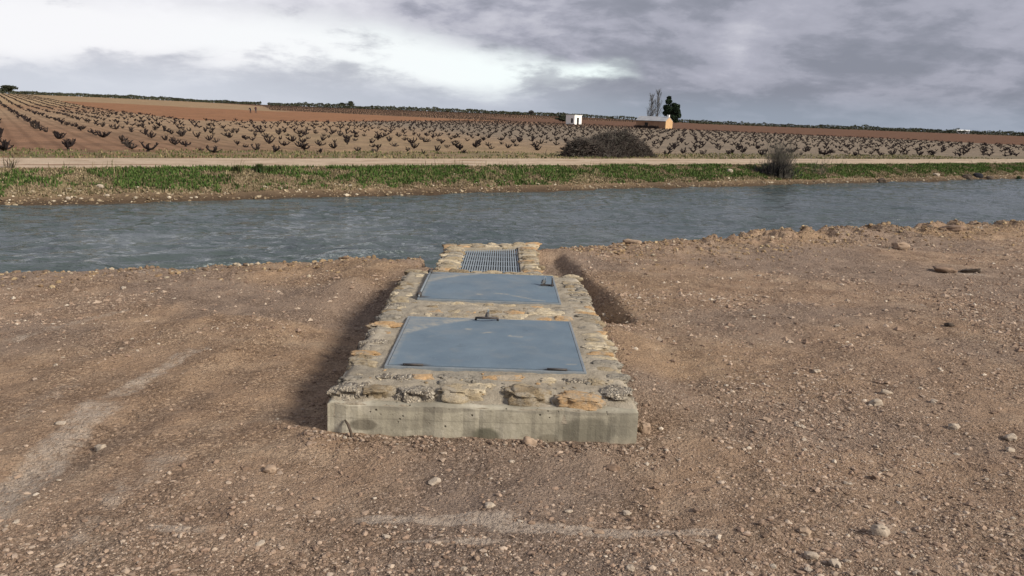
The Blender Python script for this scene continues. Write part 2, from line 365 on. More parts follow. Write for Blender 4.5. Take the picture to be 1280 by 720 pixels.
def f_attrcol(T, b):
    c = attr(T, 'tint', 'Color'); p = pos(T)
    c = T.mix(1.0, c, T.ramp(T.noise(p, 45, 4, .7), [(.3, (.72, .72, .72)), (.7, (1.2, 1.2, 1.2))]), 'MULTIPLY')
    T.put(b, 'Base Color', c); b.inputs['Roughness'].default_value = .95; b.inputs['Specular IOR Level'].default_value = .12
M_tint = material('tinted_matter', f_attrcol)
M_peb = [simple('pebble_' + n, st, 30, .93, .003) for n, st in (
    ('pale', [(.3, (.31, .255, .20)), (.7, (.44, .37, .295))]), ('tan', [(.3, (.27, .19, .135)), (.7, (.37, .28, .205))]), ('brown', [(.3, (.17, .115, .082)), (.7, (.26, .185, .135))]))]
M_white = simple('limewash', [(.3, (.74, .74, .72)), (.7, (.84, .84, .82))], 1.2, .9, .01)
M_ochre = simple('ochre_render', [(.3, (.44, .28, .15)), (.7, (.54, .36, .20))], .8, .9, .01)
M_ochre_shade = simple('ochre_render_shade', [(.3, (.26, .155, .10)), (.7, (.36, .23, .15))], .8, .9, .01)  # shaded copy of the ochre: the long walls' shade is in the colour
M_roof = simple('grey_roof', [(.3, (.26, .27, .29)), (.7, (.37, .38, .40))], .9, .9, .01)
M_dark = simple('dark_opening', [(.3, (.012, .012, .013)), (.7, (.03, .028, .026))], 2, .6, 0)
M_leafpine = simple('pine_needles', [(.3, (.010, .020, .012)), (.7, (.028, .046, .024))], .8, .9, 0)
M_leafbush = simple('scrub_leaves', [(.3, (.024, .030, .020)), (.55, (.045, .050, .030)), (.8, (.085, .080, .052))], .12, .95, 0)
M_leafgrey = simple('bare_canopy_twigs', [(.3, (.055, .055, .052)), (.7, (.115, .11, .10))], .8, .95, 0)
M_bark = simple('tree_bark', [(.3, (.05, .042, .036)), (.7, (.12, .10, .085))], 3, .95, .01)

# ------------------------------------------------------------------ plan of the place: canal axis (s along it, n across it)
CA = math.radians(54.66); cx, cy = math.sin(CA), math.cos(CA)
def sn(x, y): return x * cx + y * cy, -x * cy + y * cx
def xy(s, n): return s * cx - n * cy, s * cy + n * cx
WATER = -.60
CR_S = [-60, -6, .73, 2.6, 4.85, 6.7, 10.1, 12.9, 16.2, 22, 60, 200]
CR_N = [10.5, 10.0, 8.97, 8.61, 8.18, 8.15, 7.94, 7.57, 6.95, 6.6, 6.5, 6.5]
def crest(s): return np.interp(s, CR_S, CR_N)
BX0, BX1, BY0, BY1, BTOP = -.83, .72, 4.0, 7.52, .20          # the masonry box in plan
IX0, IX1 = -.61, .41
def G(x, y):
    """height of the near bank"""
    x = np.asarray(x, float); y = np.asarray(y, float); s, n = sn(x, y)
    z = .05 * (fbm(x * .6, y * .6, 1) - .5) + .045 * (fbm(x * 2.2, y * 2.2, 2) - .5) + .03 * (fbm(x * 7, y * 7, 3, 3) - .5) + .012 * (vn(x * 26, y * 26, 5) - .5)
    near = box_band(x, -6, 9, 2) * box_band(y, 1, 14, 2)
    # wheel ruts on the left, running away from the viewer to the right
    for x0, x1 in ((-1.75, -1.15), (-2.95, -2.2), (-4.2, -3.3)):
        t = np.clip((y - 2.0) / 6.0, -.5, 1.3); c = x0 - .55 + (x1 - x0 + .7) * t; q = np.abs(x - c)
        z = z - .016 * np.exp(-(q / .15) ** 2) + .010 * np.exp(-((q - .24) / .09) ** 2)
    tq = (x * .62 + y * .78); c0 = -1.75 - .55 + (y - 2.0) / 6.0 * 1.3; z = z + .007 * np.sin(tq * 6.283 / .075 + 3 * vn(x * 4, y * 4, 7)) * np.exp(-((x - c0 + .1) / .2) ** 2) * box_band(y, 2, 6.5, .6)
    # beside the box: hollow on the left, open trench on the right
    z = z - .05 * box_band(x, -1.24, -.5, .24) * box_band(y, 4.35, 7.05, .20)
    z = z - .04 * box_band(x, -1.5, -.5, .3) * box_band(y, 4.3, 7.0, .25)
    z = z + .09 * box_band(x, -1.6, -.5, .3) * box_band(y, 7.35, 8.6, .22)
    z = z + .11 * box_band(x, .3, 1.05, .25) * box_band(y, 4.5, 6.3, .28)
    out = 1.10 - .105 * (y - 6.75) + .05 * (fbm(y * 3, x * 2, 8) - .5)
    z = z - .19 * ss(out + .08, out - .18, x) * ss(.3, .5, x) * box_band(y, 6.72, 8.15, .12)
    z = z - .13 * ss(out + .04, out - .14, x) * ss(.2, .4, x) * box_band(y, 8.1, 10.0, .2)
    z = z - .24 * box_band(x, -.82, -.5, .05) * box_band(y, 8.5, 9.5, .15)
    # spoil along the front of the box
    z = z + .03 * box_band(x, -1, .9, .15) * box_band(y, 3.75, 4.2, .12) * (fbm(x * 6, y * 6, 9))
    cr = crest(s) + .28 * (fbm(s * .9, n * .4, 12) - .5)
    rough_right = ss(7, 11, s)
    z = z + (.03 + .02 * rough_right) * np.exp(-((n - cr + .35) / .32) ** 2)
    clod = ss(.48, .72, fbm(x * 5.5, y * 5.5, 21, 4)); z = z + .085 * clod * ss(-1.6, -.3, n - cr) * (.25 + .75 * rough_right)
    z = z + .05 * (fbm(x * 3, y * 3, 23) - .5) * ss(-3.5, -1, n - cr) * rough_right
    z = z - np.maximum(0, n - cr) * .85 - .1 * ss(0, .3, n - cr)
    z = np.maximum(z, -1.9)
    inside = (box_band(x, BX0 + .06, BX1 - .06, .02) * box_band(y, BY0 + .05, BY1 - .04, .02)); z = np.where(inside > .5, np.minimum(z, -.1), z)
    return z
def streaks(x, y):
    """dry pale mud on the near bank"""
    pale = np.zeros_like(x)
    def streak(ax, ay, bx, by, wd, amt):
        nonlocal pale
        L = math.hypot(bx - ax, by - ay); tx, ty = (bx - ax) / L, (by - ay) / L
        t = (x - ax) * tx + (y - ay) * ty; q = np.abs(-(x - ax) * ty + (y - ay) * tx) + .22 * wd * 4 * (fbm(x * 3, y * 3, 31) - .5)
        pale = np.maximum(pale, amt * ss(wd, wd * .35, q) * ss(-.15, .1, t) * (1 - ss(L - .1, L + .15, t)))
    P = lambda u, v: tuple(pix(u, v))[:2]
    streak(*P(440, 652), *P(640, 650), .07, 1); streak(*P(500, 677), *P(625, 678), .035, .95); streak(*P(610, 662), *P(900, 666), .055, .9)
    streak(*P(180, 664), *P(250, 668), .05, .8); streak(*P(270, 660), *P(420, 664), .035, .45)
    streak(*P(-60, 700), *P(130, 500), .17, .75); streak(*P(130, 500), *P(250, 432), .10, .6); streak(*P(0, 430), *P(160, 385), .09, .55)
    streak(*P(60, 700), *P(230, 560), .16, .5); streak(*P(-40, 560), *P(110, 470), .12, .45); streak(*P(150, 345), *P(260, 335), .2, .5); streak(*P(960, 650), *P(1240, 600), .3, .3); streak(*P(1180, 420), *P(1270, 430), .5, .35); streak(*P(1180, 337), *P(1230, 345), .2, .6)
    return pale
def axis(parts):
    a = [parts[0][0]]
    for (s0, s1, d) in parts: a += list(np.linspace(s0, s1, max(2, int(round((s1 - s0) / d)) + 1)))[1:]
    return np.array(a)
def make_near():
    X = axis([(-60, -20, 4), (-20, -7, .6), (-7, -3.6, .06), (-3.6, 4.2, .032), (4.2, 11, .06), (11, 25, .4), (25, 90, 4)])
    Y = axis([(-30, -4, 2), (-4, 1.6, .3), (1.6, 8.2, .032), (8.2, 16, .045), (16, 24, .4), (24, 70, 3)])
    gx, gy = np.meshgrid(X, Y, indexing='ij'); gz = G(gx, gy); x, y = gx.ravel(), gy.ravel(); s, n = sn(x, y)
    d = n - crest(s)
    pale = streaks(x, y)
    ochre = ss(1.1, .1, np.abs(d + .45)) * ss(6, 10, s) * ss(.35, .6, fbm(x * 1.5, y * 1.5, 41)) + .45 * box_band(x, -3.2, 2.2, 1.0) * box_band(y, 4.2, 10, 1.2) + .3 * box_band(x, .7, 1.5, .4) * box_band(y, 4.3, 9, .6) + .4 * box_band(x, -1.6, -.8, .3) * box_band(y, 6.6, 9, .4)  # crest ochre soil, plus a sunlit warm zone round the box put into colour
    grey = ss(.42, .66, fbm(x * .55 + 3, y * .8, 51)) * .8 + .45 * ss(4.0, 2.6, y)
    wet = ss(WATER + .22, WATER + .04, gz.ravel())
    F = grid_faces(len(X), len(Y)); keep = (d < 4.2)[F].all(1); 
    me = mesh_np('dirt_ground', np.stack([x, y, gz.ravel()], 1), F[keep], True, {'pale': np.clip(pale, 0, 1), 'ochre': np.clip(ochre, 0, 1), 'grey': np.clip(grey, 0, 1), 'wet': wet})
    tag(link('ground', me, M_dirt), 'bare brown dirt bank with wheel tracks in front of the canal', kind='structure')
make_near()

# far side: bank, road shelf, fields, low ridge
def Gf(s, n):
    x, y = xy(s, n); d = np.hypot(x, y); az = np.degrees(np.arctan2(x, y))
    z = np.interp(n, [12, 18.5, 20.0, 20.45, 21.2, 21.9, 22.4, 26.3, 27.2, 34, 60, 6000], [-2.0, -1.5, -.60, -.42, -.16, -.01, .01, .0, -.06, -.17, -.22, -.3])
    bank = box_band(n, 19.6, 22.0, .2)
    z = z + bank * (.09 * (fbm(s * 1.1, n * 1.6, 61) - .5) + .08 * (fbm(s * 4.5, n * 5, 62) - .5))
    z = z + ss(26, 28, n) * (.07 * (fbm(s * .7, n * .7, 63) - .5) + .22 * (fbm(s * .06, n * .06, 64) - .5) * ss(30, 70, n))
    rise = ss(230, 640, d) * (2.1 * (1 - ss(2, 16, az)) + .5) - 1.2 * ss(900, 1500, d)
    rise = rise + .9 * ss(150, 330, d) * (1 - ss(-27, -14, az))
    return z + rise * ss(60, 200, n)
def field_kind(s, n):
    """0 vineyard, 1 red fallow, 2 plough beyond the right boundary, 3 ridge vineyard"""
    x, y = xy(s, n); d = np.hypot(x, y); az = np.degrees(np.arctan2(x, y)); k = np.zeros(np.shape(s), int)
    low = np.interp(s, [20, 27, 54, 117, 150, 200], [97, 97, 116, 186, 205, 300])
    fal = (s > 27 + .083 * (n - 97)) & (n > low); k[fal] = 1
    k[fal & (d > np.interp(az, [-17, -15, -8, 0, 8], [900, 330, 290, 255, 245])) & (az < 10)] = 3
    k[(s > 158) & (k != 3)] = 2
    k[(n > 205) & (az > 9)] = 2
    return k
def make_far():
    Sx = axis([(-3000, -400, 200), (-400, -40, 12), (-40, -8, 1), (-8, 62, .22), (62, 200, 1.5), (200, 700, 12), (700, 5000, 150)])
    N = axis([(12, 18.8, .8), (18.8, 22.6, .10), (22.6, 27, .4), (27, 36, .25), (36, 70, .8), (70, 260, 2.5), (260, 900, 10), (900, 5000, 130)])
    gs, gn = np.meshgrid(Sx, N, indexing='ij'); gz = Gf(gs, gn); s, n, z = gs.ravel(), gn.ravel(), gz.ravel(); x, y = xy(s, n)
    d = np.hypot(x, y); az = np.degrees(np.arctan2(x, y)); k = field_kind(s, n)
    red = np.array((.225, .132, .082)); tan = np.array((.29, .205, .13)); gry = np.array((.215, .175, .132)); fal = np.array((.25, .130, .070)); plo = np.array((.135, .075, .048)); rid = np.array((.21, .13, .08))
    bnk = np.array((.20, .145, .095)); und = np.array((.15, .108, .070)); pale = np.array((.33, .235, .14))
    f = ss(5, 22, s + .1 * (n - 30))[:, None]; g = ss(24, 40, s - .25 * (n - 30))[:, None]
    col = red * (1 - f) + tan * f; col = col * (1 - g) + gry * g
    far = ss(110, 190, n)[:, None]; col = col * (1 - far * .55) + fal * far * .55
    hl = (ss(170, 240, d) * (1 - ss(-24, -17, az)))[:, None]; col = col * (1 - hl) + pale * hl
    for kk, c in ((1, fal), (2, plo), (3, rid)): col[k == kk] = c
    lo = ((k == 1) & (d > 300) & (az < -14)); col[lo] = pale * .85
    fr = ss(700, 1000, d)[:, None]; col = col * (1 - fr) + np.array((.09, .085, .06)) * fr
    b = ss(22.4, 21.9, n)[:, None]; col = col * (1 - b) + bnk * b
    b = ss(20.5, 20.3, n)[:, None]; col = col * (1 - b) + und * b
    grass = box_band(n, 26.6, 33.5, .9) * (1 - .55 * ss(26, 34, s)) + .7 * box_band(n, 20.5, 22, .2) + .35 * box_band(n, 30, 60, 6) * ss(5, 25, s) * (1 - ss(24, 36, s))
    wet = ss(WATER + .16, WATER + .03, z)
    me = mesh_np('far_ground', np.stack([x, y, z], 1), grid_faces(len(Sx), len(N)), True, {'soil': col, 'grass': np.clip(grass, 0, 1), 'wet': wet, 'furrow': (k == 0) * ss(27.5, 31, n) * (1 - .75 * ss(10, 24, s))})
    tag(link('terrain', me, M_terrain), 'far canal bank and reddish vineyard fields stretching to the horizon', kind='structure')
    Sr = axis([(-400, -40, 6), (-40, -8, .6), (-8, 62, .25), (62, 400, 4)]); Nr = np.linspace(22.0, 26.55, 27); rs, rn = np.meshgrid(Sr, Nr, indexing='ij')
    rz = Gf(rs, rn) + .055 * box_band(rn, 22.45, 26.15, .35) - .03 + .035 * (fbm(rs * .9, rn * 1.4, 71) - .5) - .03 * np.exp(-((rn - 23.5) / .25) ** 2) - .03 * np.exp(-((rn - 25.1) / .25) ** 2)
    x, y = xy(rs.ravel(), rn.ravel())
    tag(link('road', mesh_np('road', np.stack([x, y, rz.ravel()], 1), grid_faces(len(Sr), 27), True), M_road), 'pale dirt road running along the far bank of the canal', kind='structure')
make_far()

def make_water():
    Sx = axis([(-200, -25, 3), (-25, -4, .25), (-4, 24, .085), (24, 60, .2), (60, 400, 4)]); N = axis([(6.2, 14, .07), (14, 20.7, .10)])
    s, n = np.meshgrid(Sx, N, indexing='ij'); x, y = xy(s, n)
    q = s * .55 + .7 * (fbm(s * .3, n * .3, 80) - .5)
    ridge = lambda a: 1 - np.abs(2 * a - 1)
    near = 1 - ss(8.5, 15, n); left = 1 - ss(5, 12, s)
    h = .12 * (fbm(s * .9, n * 1.9, 81) - .5) + .085 * (ridge(fbm(s * .9 + n * .4, n * 2.6, 82, 3)) - .6) + .022 * (fbm(s * 4, n * 8, 83, 2) - .5)
    h = h * (.75 + .6 * near * left) + .30 * (ridge(fbm(s * .6 + n * .5, n * 1.5, 84, 3)) - .6) * near * left
    fade = box_band(s, -20, 58, 4); h = h * fade
    foam = np.clip((h - .06) / .03, 0, 1) * near * left
    me = mesh_np('water', np.stack([x.ravel(), y.ravel(), (WATER + h).ravel()], 1), grid_faces(len(Sx), len(N)), True, {'foam': foam.ravel()})
    tag(link('water', me, M_water), 'rippled grey-green canal water', kind='structure')
make_water()

# ------------------------------------------------------------------ stones
def stone_mesh(seed, dim, sub=2, blocky=.62, rough=.22, name='stone'):
    bm = bmesh.new(); bmesh.ops.create_icosphere(bm, subdivisions=sub, radius=1); off = Vector((seed * 3.7, seed * 1.9, seed * .7))
    for v in bm.verts:
        p = v.co.copy(); q = Vector([math.copysign(abs(c) ** blocky, c) for c in p]); q *= 1 / max(.8, q.length ** .35)
        k = 1 + rough * mnoise.noise(p * 1.3 + off) + rough * .55 * mnoise.noise(p * 3.1 + off) + rough * .3 * mnoise.noise(p * 7 + off)
        v.co = Vector((q.x * dim[0] * k, q.y * dim[1] * k, q.z * dim[2] * (1 + rough * .8 * mnoise.noise(p * 2.2 - off))))
    for f in bm.faces: f.smooth = sub > 2
    me = bpy.data.meshes.new(name); bm.to_mesh(me); bm.free(); return me

# ------------------------------------------------------------------ the masonry box
boxo = empty('masonry_chamber', (0, 0, 0))
tag(boxo, 'low rubble stone and concrete irrigation chamber with two blue-grey metal lids', 'chamber')
def grid_slab(name, x0, x1, y0, y1, zlow, topf, mat, parent, d=.022, jit=.0, attrs=None):
    """block with a gridded, uneven top and straight sides"""
    X = np.linspace(x0, x1, int((x1 - x0) / d) + 2); Y = np.linspace(y0, y1, int((y1 - y0) / d) + 2); gx, gy = np.meshgrid(X, Y, indexing='ij'); nx, ny = gx.shape
    if jit:
        ex = (np.abs(gx - x0) < 1e-6) * -1. + (np.abs(gx - x1) < 1e-6) * 1.; ey = (np.abs(gy - y0) < 1e-6) * -1. + (np.abs(gy - y1) < 1e-6) * 1.
        k = jit * (fbm(gx * 9, gy * 9, 90) - .5) * 2; gx = gx + ex * k; gy = gy + ey * k
    V = np.stack([gx, gy, topf(gx, gy)], -1).reshape(-1, 3); F = [tuple(f) for f in grid_faces(nx, ny)]
    idx = np.arange(nx * ny).reshape(nx, ny); ring = list(idx[:, 0]) + list(idx[-1, 1:]) + list(idx[-2::-1, -1]) + list(idx[0, -2:0:-1])
    levels = np.linspace(0, 1, 6)[1:]; V = list(map(tuple, V)); prev = ring
    for t in levels:
        cur = []
        for r in ring:
            vx, vy, vz = V[r]; zz = vz + (zlow - vz) * t; w_ = .004 * (mnoise.noise(Vector((vx * 7, vy * 7, zz * 9)))) 
            cur.append(len(V)); V.append((vx + w_, vy + w_, zz))
        for a in range(len(ring)):
            b = (a + 1) % len(ring); F.append((prev[a], prev[b], cur[b], cur[a]))
        prev = cur
    F.append(tuple(prev))
    me = bpy.data.meshes.new(name); me.from_pydata(V, [], F); bm = bmesh.new(); bm.from_mesh(me); bmesh.ops.recalc_face_normals(bm, faces=bm.faces); 
    bm.to_mesh(me); bm.free()
    for p in me.polygons: p.use_smooth = len(p.vertices) == 4 and p.normal.z > .3
    return link(name, me, mat, parent)
grid_slab('concrete_base', BX0, BX1, BY0, BY1, -.55, lambda x, y: .186 + .012 * (fbm(x * 8, y * 8, 91) - .5) - .012 * np.exp(-(np.minimum(np.minimum(x - BX0, BX1 - x), np.minimum(y - BY0, BY1 - y)) / .012) ** 2), M_conc, boxo, .02, .016)
def cap(x, y):
    e = np.minimum(np.minimum(x - BX0, BX1 - x), np.minimum(y - BY0, BY1 - y))
    ex = np.minimum(x - BX0, BX1 - x); ey = np.minimum(y - BY0, BY1 - y)
    return .176 + .044 * np.minimum(ss(.0, .05, ex), ss(.0, .17, ey)) + .020 * (fbm(x * 9, y * 9, 92) - .5) + .012 * (fbm(x * 30, y * 30, 93, 2) - .5)
grid_slab('mortar_bed', BX0 + .012, BX1 - .012, BY0 + .004, BY1 - .012, .11, cap, M_mortar, boxo, .02, .010)
kinds = ['tan', 'tan', 'orange', 'cream', 'grey', 'grey', 'brown', 'pebbly']
LIB = [stone_mesh(i + 1, (.5, .5, .5), 3, .50 + .05 * (i % 3), .46) for i in range(14)]
LIBM = {}
def lib(i, kind):
    k = (i % len(LIB), kind)
    if k not in LIBM:
        me = LIB[k[0]].copy(); me.materials.append(M_st[kind]); LIBM[k] = me
    return LIBM[k]
def put_stone(x, y, z, dx, dy, dz, kind, parent, rz=0, hero=False):
    z += .0
    i = random.randrange(999)
    if hero:
        me = stone_mesh(i, (.5, .5, .5), 4, .58, .48); me.materials.append(M_st[kind])
    else: me = lib(i, kind)
    o = link('stone', me, None, parent); o.location = (x, y, z); o.scale = (dx, dy, dz); o.rotation_euler = (random.uniform(-.06, .06), random.uniform(-.06, .06), rz); return o
# front course, laid out from the photograph: pixel centre, width px, height m, kind
for u, v, wp, hz, dy, kd in ((425, 486, 42, .062, .15, 'pebbly'), (473, 488, 38, .058, .12, 'brown'), (521, 491, 44, .068, .13, 'pebbly'), (572, 490, 52, .072, .15, 'tan'), (592, 488, 34, .070, .12, 'cream'),
                            (657, 494, 60, .080, .16, 'brown'), (650, 489, 40, .076, .12, 'tan'), (723, 498, 62, .066, .14, 'orange'), (779, 493, 44, .07, .16, 'pebbly')):
    p = pix(u, v, .21); p.x = min(max(p.x, BX0 + .095), BX1 - .09); dpt = p.y * .98; put_stone(p.x, p.y - .012, .201, wp / FPX * dpt * 1.08, dy * 1.1, hz * 1.15, kd, boxo, random.uniform(-.1, .1), True)
for u, v, wp, kd in ((438, 472, 30, 'grey'), (483, 470, 26, 'pebbly'), (506, 471, 24, 'pebbly'), (527, 470, 28, 'orange'), (574, 471, 50, 'grey'), (553, 477, 14, 'grey'), (634, 472, 56, 'orange'), (684, 475, 26, 'cream'), (718, 475, 28, 'pebbly'), (748, 476, 26, 'tan'), (771, 470, 30, 'grey'), (610, 482, 16, 'cream')):
    p = pix(u, v, .225); put_stone(p.x, p.y, .206, wp / FPX * p.y * 1.12, .085, .05, kd, boxo, random.uniform(-.15, .15), True)
def pack(x0, x1, y0, y1, parent, ztop, along='y', cell=(.10, .17), split=.45, palette=kinds):
    y = y0
    while y < y1 - .03:
        h = min(random.uniform(*cell), y1 - y); x = x0
        while x < x1 - .03:
            wd = random.uniform(.08, .21); wd = wd if x1 - x - wd > .06 else x1 - x
            if random.random() < .92:
                put_stone(x + wd / 2 + random.uniform(-.01, .01), y + h / 2, ztop - random.uniform(.024, .042), wd * .98, h * random.uniform(.62, .98), random.uniform(.05, .072), random.choice(palette), parent, random.uniform(-.2, .2))
            x += wd
        y += h
pack(BX0 + .002, -.655, 4.50, 7.30, boxo, .231, cell=(.075, .14)); pack(.535, BX1 - .002, 4.52, 7.30, boxo, .231, cell=(.075, .14))
pack(-.655, .535, 5.70, 6.16, boxo, .232, cell=(.11, .15), palette=['tan', 'tan', 'orange', 'cream', 'brown', 'grey']); pack(BX0 - .01, BX1 + .01, 7.38, 7.535, boxo, .228, cell=(.07, .09), palette=['tan', 'cream', 'tan', 'brown'])
put_stone(.36, 5.93, .205, .26, .11, .06, 'cream', boxo, .05, True); put_stone(.62, 5.05, .205, .22, .12, .06, 'cream', boxo, .1, True)
put_stone(-.72, 5.45, .205, .24, .11, .06, 'orange', boxo, .1, True)
for _ in range(46):   # small chips pressed into the mortar of the front apron
    put_stone(random.uniform(-.74, .64), random.uniform(4.12, 4.46), .216, random.uniform(.015, .04), random.uniform(.012, .03), .02, random.choice(kinds), boxo, random.uniform(0, 3))

def lid(name, x0, x1, y0, y1, z, label, rusty, streaks):
    nx = ny = 60; X = np.linspace(x0, x1, nx); Y = np.linspace(y0, y1, ny); gx, gy = np.meshgrid(X, Y, indexing='ij')
    u = (gx - x0) / (x1 - x0); v = (gy - y0) / (y1 - y0)
    r = np.hypot((1 - u) / 1.02, np.clip(v + .10, 0, 9) * .93); arc = ss(1.13, 1.18, r + .05 * (fbm(u * 6, v * 6, 95) - .5)) * (u < .6)
    dust = np.maximum(arc * (.45 + .5 * ss(1.26, 1.17, r)), .16 * ss(.6, .8, fbm(u * 14, v * 14, 96)))
    dust = np.maximum(dust, .5 * (1 - ss(0, .03, u + .03 * (fbm(u * 9, v * 9, 98) - .6))))
    for (a, b, c, d_, wdt) in streaks:
        L = math.hypot(c - a, d_ - b); t = ((u - a) * (c - a) + (v - b) * (d_ - b)) / L ** 2; q = np.abs((u - a) * (d_ - b) - (v - b) * (c - a)) / L
        dust = np.maximum(dust, ss(wdt, wdt * .3, q + .015 * (fbm(u * 30, v * 30, 99) - .5)) * ss(-.1, .1, t) * (1 - ss(.9, 1.1, t)))
    rust = np.zeros_like(u)
    for a, b in rusty: rust = np.maximum(rust, ss(.11, .02, np.hypot((u - a), (v - b) * 2.6) + .03 * (fbm(u * 25, v * 25, 97) - .5)))
    V = np.stack([gx, gy, z + .004 * (fbm(u * 2, v * 2, 94) - .5)], -1).reshape(-1, 3); F = grid_faces(nx, ny); idx = np.arange(nx * ny).reshape(nx, ny)
    ring = np.array(list(idx[:, 0]) + list(idx[-1, 1:]) + list(idx[-2::-1, -1]) + list(idx[0, -2:0:-1])); V2 = V[ring].copy(); V2[:, 2] = z - .03; b = len(V)
    a = np.arange(len(ring)); F = np.vstack([F, np.stack([ring, b + a, b + (a + 1) % len(ring), ring[(a + 1) % len(ring)]], 1)])
    me = mesh_np(name, np.vstack([V, V2]), F, False, {'dust': np.concatenate([dust.ravel(), dust.ravel()[ring]]), 'rust': np.concatenate([rust.ravel(), rust.ravel()[ring]])})
    o = link(name, me, M_paint, boxo); o['label'] = label
    fr = MB(); t = .016; g = .003
    fr.box(((x0 + x1) / 2, y0 - g - t / 2, z - .02), (x1 - x0 + 2 * (g + t), t, .034)); fr.box(((x0 + x1) / 2, y1 + g + t / 2, z - .02), (x1 - x0 + 2 * (g + t), t, .034))
    fr.box((x0 - g - t / 2, (y0 + y1) / 2, z - .02), (t, y1 - y0 + 2 * g - .001, .036)); fr.box((x1 + g + t / 2, (y0 + y1) / 2, z - .02), (t, y1 - y0 + 2 * g - .001, .036))
    fr.put('frame', M_rim, o, .003); return o
L1 = lid('lid', -.592, .478, 4.50, 5.635, .238, 'front blue-grey steel lid with bow handle', [(.13, .0), (.86, .0)], [(.62, .62, .70, .60, .02), (.36, .75, .40, .73, .02), (.93, .10, .97, .10, .012), (.46, .66, .52, .69, .012)])
L2 = lid('lid', -.588, .452, 6.24, 7.315, .238, 'rear blue-grey steel lid with scratches and side hasp', [(.0, .03), (.0, .95)], [(.53, .24, .64, .20, .022), (.66, .18, .80, .08, .02), (.40, .18, .45, .17, .02), (.80, .05, .90, .03, .02)])
for x in (-.455, .335): MB().tube([(x - .055, 4.492, .243), (x + .055, 4.492, .243)], .006, 8).put('hinge', M_iron, L1, smooth=True)
MB().tube([(-.6, 6.26, .245), (-.6, 7.30, .245)], .008, 8).put('hinge_rod', M_rim, L2, smooth=True)
for y in (6.30, 7.27): MB().tube([(-.6, y - .02, .25), (-.6, y + .03, .25)], .020, 10).put('hinge', M_iron, L2, smooth=True)
hp = pix(608, 405, .25); hx, hy = hp.x, 5.575
MB().tube([(hx - .075, hy + .02, .238), (hx - .072, hy + .01, .256), (hx - .045, hy - .015, .263), (hx, hy - .024, .265), (hx + .045, hy - .015, .263), (hx + .072, hy + .01, .256), (hx + .075, hy + .02, .238)], .008, 8).put('handle', M_iron, L1, smooth=True)
MB().box((.395, 6.86, .246), (.11, .03, .008)).tube([(.435, 6.83, .24), (.435, 6.83, .29), (.435, 6.845, .305), (.435, 6.86, .29), (.435, 6.86, .24)], .006, 6).put('hasp', M_iron, L2)
MB().tube([(hx, 5.66, .225), (hx, 5.66, .26), (hx, 5.675, .272), (hx, 5.69, .26), (hx, 5.69, .225)], .006, 6).put('staple', M_iron, boxo, smooth=True)
def padlock(loc, rot, label):
    r = empty('padlock', loc); r.rotation_euler = rot; r.scale = (.8, .8, .8)
    MB().box((0, 0, .0), (.046, .024, .040)).put('lock_body', M_brass, r, .006)
    MB().tube([(-.015, 0, .018), (-.015, 0, .038), (-.009, 0, .050), (0, 0, .054), (.009, 0, .050), (.015, 0, .038), (.015, 0, .018)], .0045, 8).put('shackle', M_galv, r, smooth=True)
    tag(r, label, 'padlock')
padlock((hx, 5.70, .245), (.15, .1, 1.2), 'small padlock at the back edge of the front lid, behind the bow handle')
padlock((.365, 6.87, .268), (.15, .3, .7), 'small dark padlock on the right side of the rear lid')

# ------------------------------------------------------------------ intake with grating at the water's edge
ink = empty('stone_intake', (0, 0, 0)); tag(ink, 'narrow rubble stone intake with bar grating at the water edge behind the chamber', 'intake')
def zi(y): return .135 - .022 * (y - 7.5)
ORX0, ORX1, OY0 = -.405, .205, 7.72
backL, backR = 9.66, 9.93
def wall(poly, name='masonry_wall'):
    mb = MB(); n = len(poly); mb.V = [(x, y, -1.5) for x, y in poly] + [(x, y, zi(y)) for x, y in poly]
    mb.F = [tuple(range(n))[::-1], tuple(range(n, 2 * n))] + [(i, (i + 1) % n, n + (i + 1) % n, n + i) for i in range(n)]
    return mb.put(name, M_mortar, ink, .008)
wall([(IX0, 7.525), (ORX0, 7.525), (ORX0, backL), (IX0, backL - .08)]); wall([(ORX1, 7.525), (IX1, 7.525), (IX1, backR + .12), (ORX1, backR)])
wall([(IX0, backL - .077), (ORX0, backL + .003), (ORX1, backR + .003), (IX1, backR + .123), (IX1 - .03, 10.36), (IX0 + .02, 9.90)])
wall([(ORX0 + .003, 7.53), (ORX1 - .003, 7.53), (ORX1 - .003, OY0), (ORX0 + .003, OY0)])
MB().box(((ORX0 + ORX1) / 2, 8.8, -.95), (ORX1 - ORX0 - .01, 2.2, .1)).put('sump_floor', M_void, ink)
def pack_int(x0, x1, y0, y1f, cell):
    y = y0
    while y < 10.6:
        h = random.uniform(*cell); wd = random.uniform(.75, 1.1) * (x1 - x0)
        xm = (x0 + x1) / 2 + random.uniform(-.015, .015)
        if y + h < y1f(xm): put_stone(xm, y + h / 2, zi(y) - .017, wd, h * .92, random.uniform(.06, .09), random.choice(['tan', 'tan', 'cream', 'orange', 'brown', 'grey']), ink, random.uniform(-.12, .12))
        y += h
pack_int(IX0 - .01, ORX0, 7.55, lambda x: 9.70, (.07, .13)); pack_int(ORX1 + .01, IX1 + .01, 7.55, lambda x: 10.0, (.07, .13))
for t in np.linspace(.03, .97, 7):
    for rr in (.28, .76):
        x = IX0 + t * (IX1 - IX0); yb = backL - .05 + t * (backR - backL + .12); ye = 9.88 + t * .50; y = yb + rr * (ye - yb)
        put_stone(x, y, zi(y) - .014, random.uniform(.10, .22), random.uniform(.10, .2), random.uniform(.05, .08), random.choice(['tan', 'cream', 'cream', 'tan', 'orange', 'brown']), ink, .4 + random.uniform(-.2, .2))
gr = empty('grating', (0, 0, 0)); gr.parent = ink; gr['label'] = 'galvanised steel bar grating'
nb = 25; me = None
